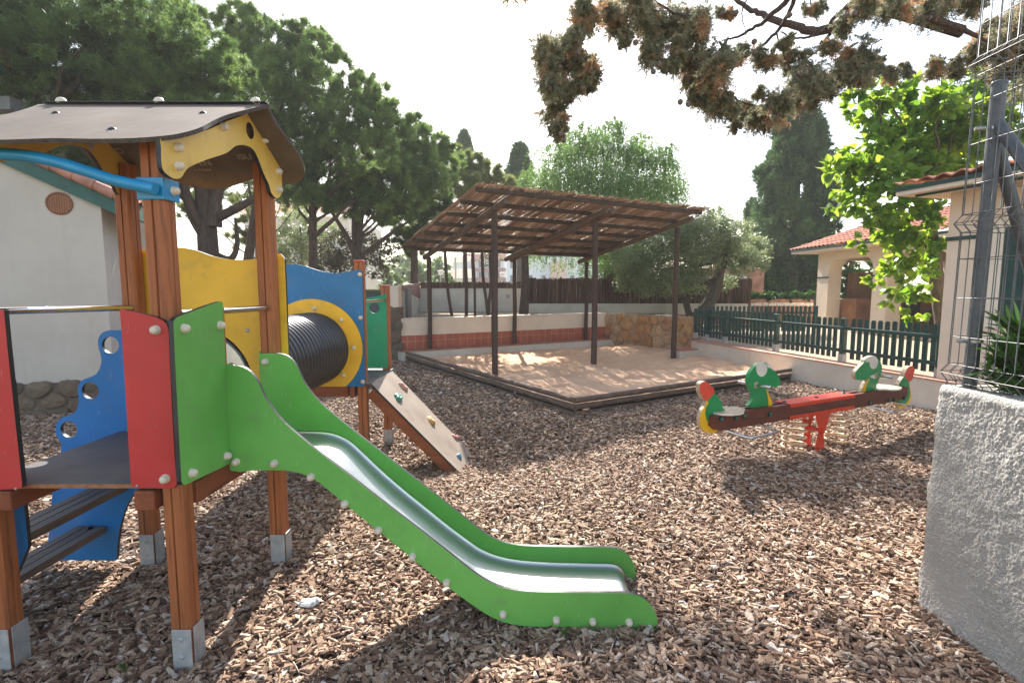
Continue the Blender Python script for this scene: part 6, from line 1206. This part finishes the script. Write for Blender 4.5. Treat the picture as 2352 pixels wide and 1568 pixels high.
def twigset(m_, c, r, brown):
    """m_ flat sprays: an axis with side shoots, every shoot set with tiny scale leaves"""
    P = np.array(c)[None]+rng.normal(size=(m_, 3))*r*.16; D = rng.normal(size=(m_, 3)); D[:, 2] -= .35; D = unit(D); L = r*rng.uniform(.6, 1.25, (m_, 1))
    Sd = unit(np.cross(D, rng.normal(size=(m_, 3)))); V = []; R = []; base_ = np.clip(rng.normal(.36 if not brown else .84, .2, m_), 0, 1); NA, NB = 7, 4
    for i in range(1, NA+1):
        t_ = i/NA; A = P+D*L*t_; A[:, 2] -= .25*r*t_*t_
        for sg in (-1, 1):
            E = unit(D*.8+Sd*sg*.8+rng.normal(size=(m_, 3))*.25); l2 = L*.42*(1.08-t_*.8)
            for j in range(NB):
                Q = A+E*l2*(j+.3)/NB; dd = unit(E+rng.normal(size=(m_, 3))*.55); s_ = unit(np.cross(dd, rng.normal(size=(m_, 3)))); ll = .019*rng.uniform(.7, 1.3, (m_, 1))
                V.append(np.stack([Q-s_*.0034, Q+s_*.0034, Q+dd*ll], 1)); R.append(np.repeat(np.clip(base_+rng.normal(0, .1, m_), 0, 1), 3))
    V = np.concatenate(V).reshape(-1, 3); return V, np.arange(len(V)).reshape(-1, 3), np.concatenate(R)
for i, (u, v, rp) in enumerate(cl):
    yy = 3.9+random.uniform(-.15, .35)+max(0, (u-1900))*.0006; c = PY(u, v, yy); r = rp/FL*yy; nsub = max(3, int(rp/4.0))
    for k in range(nsub):
        q = np.array(c)+ndir(1)[0]*r*random.uniform(.15, 1.0)*np.array([1, 1.3, 1]); ch.append(twigset(int(13+r*115), q, r*random.uniform(.6, .95), random.random() < .17))
    if random.random() < .55:
        p = Vector(c)+Vector((random.uniform(-1, 1)*r, -r*random.uniform(.3, .9), random.uniform(-1, .3)*r)); cones.append(p)
# unseen foliage clumps added above the picture to cast dappled shade on the chips
for i in range(34):
    gxp, gyp = (random.uniform(2.1, 3.8), random.uniform(4.3, 4.75)) if i < 20 else ((random.uniform(.6, 2.2), random.uniform(1.7, 2.3)) if i < 30 else (random.uniform(3.6, 4.6), random.uniform(3.2, 5.0))); zz = 5.2+1.3*gyp+random.uniform(0, 1.5); k_ = zz/math.tan(math.radians(40)); c = (gxp-.085*k_, gyp+k_, zz)
    ch2 = leafclump(c, random.uniform(.28, .5), 260, .12, .05, .1); ch.append((ch2[0], np.concatenate([ch2[1][:, :3], ch2[1][:, [0, 2, 3]]]), ch2[2]))
foliage('foliage', ch, M['drycyp'], OT)
for p in cones+[PY(*d6(q), 3.75) for q in ((1595, 262), (1600, 330), (1815, 95), (2225, 85), (2178, 98), (495, 270), (490, 330), (960, 450), (1000, 405), (850, 268), (385, 840), (400, 880), (325, 475), (1480, 80), (1130, 640), (1180, 655))]:
    m2 = MB(); m2.ball(p, .019, jit=.14, seg=10); m2.build('cone', [M['conem']] if 'conem' in M else [M.setdefault('conem', plain('cypress_cone', (.14, .10, .08), .85, nscale=90, amp=.5, bump=.6, bs=120))], OT)
for u, v, lab in ((284, 1535, 'tiny green weed among the chips between the two front posts'), (400, 1510, 'small weed sprouting beside the foot of the front post'), (2260-1000, 1085, 'little weed in the open chips below the climbing ramp'), (1300, 1455, 'small weed under the end of the slide')):
    p = PZ(u, v, .02); wd = thing('weed', p, lab, 'weed', 'small weeds growing in the bark chips'); V, F, k = leaves(np.tile(np.array(p), (16, 1)), rng.normal(size=(16, 3))*.6+np.array([0, 0, .9]), .045, .008); foliage('leaves', [(V, F, np.repeat(rng.random(16), k))], M['ivy'], wd)
# ================================================================== LIGHT, SKY, CAMERA
el = math.radians(40); sd_ = Vector((-.085, 1, 0)).normalized()*math.cos(el)+Vector((0, 0, math.sin(el)))
L = bpy.data.lights.new('sun', 'SUN'); L.energy = 4.5; L.angle = math.radians(.5); L.color = (1, .95, .87); lo = bpy.data.objects.new('sun', L); COL.objects.link(lo)
lo.rotation_euler = (-sd_).to_track_quat('-Z', 'Y').to_euler()
W = bpy.data.worlds.new('World'); S.world = W; W.use_nodes = True; nt = W.node_tree; bg = nt.nodes['Background']; sk = nt.nodes.new('ShaderNodeTexSky'); sk.sky_type = 'NISHITA'; sk.sun_disc = False
sk.sun_elevation = el; sk.sun_rotation = math.atan2(sd_.x, sd_.y); sk.altitude = 0; sk.air_density = 1.0; sk.dust_density = 1.0; sk.ozone_density = 1.0
wm = nt.nodes.new('ShaderNodeMix'); wm.data_type = 'RGBA'; wm.blend_type = 'MULTIPLY'; wm.inputs[0].default_value = 1; wm.inputs[7].default_value = (1.12, .985, .87, 1); nt.links.new(sk.outputs[0], wm.inputs[6]); nt.links.new(wm.outputs[2], bg.inputs[0]); bg.inputs[1].default_value = .12
mb = MB(); mb.box((0, 190, 21), (880, 520, 46)); hz = mb.build('haze', None)
t = NT('haze_air'); t.n.remove(t.b); vp = t.n.new('ShaderNodeVolumePrincipled'); vp.inputs['Color'].default_value = (.97, .96, .93, 1); vp.inputs['Density'].default_value = .0017; t.lk(vp.outputs[0], t.out.inputs['Volume']); hz.data.materials.append(t.m); tag(hz, kind='stuff')
cam = bpy.data.cameras.new('camera'); co = bpy.data.objects.new('camera', cam); COL.objects.link(co); co.location = (0, 0, H); co.rotation_euler = (PI/2-TH, 0, 0)
cam.lens = FL/2352*36; cam.sensor_width = 36; cam.clip_end = 3000; cam.clip_start = .05; cam.dof.use_dof = True; cam.dof.focus_distance = 2.7; cam.dof.aperture_fstop = 8
S.camera = co
S.view_settings.view_transform = 'Standard'; S.view_settings.look = 'None'; S.view_settings.gamma = 1; S.cycles.caustics_reflective = False; S.cycles.caustics_refractive = False
S.view_settings.exposure = 1.76
S.cycles.max_bounces = 7; S.cycles.diffuse_bounces = 4; S.cycles.glossy_bounces = 3; S.cycles.transmission_bounces = 4
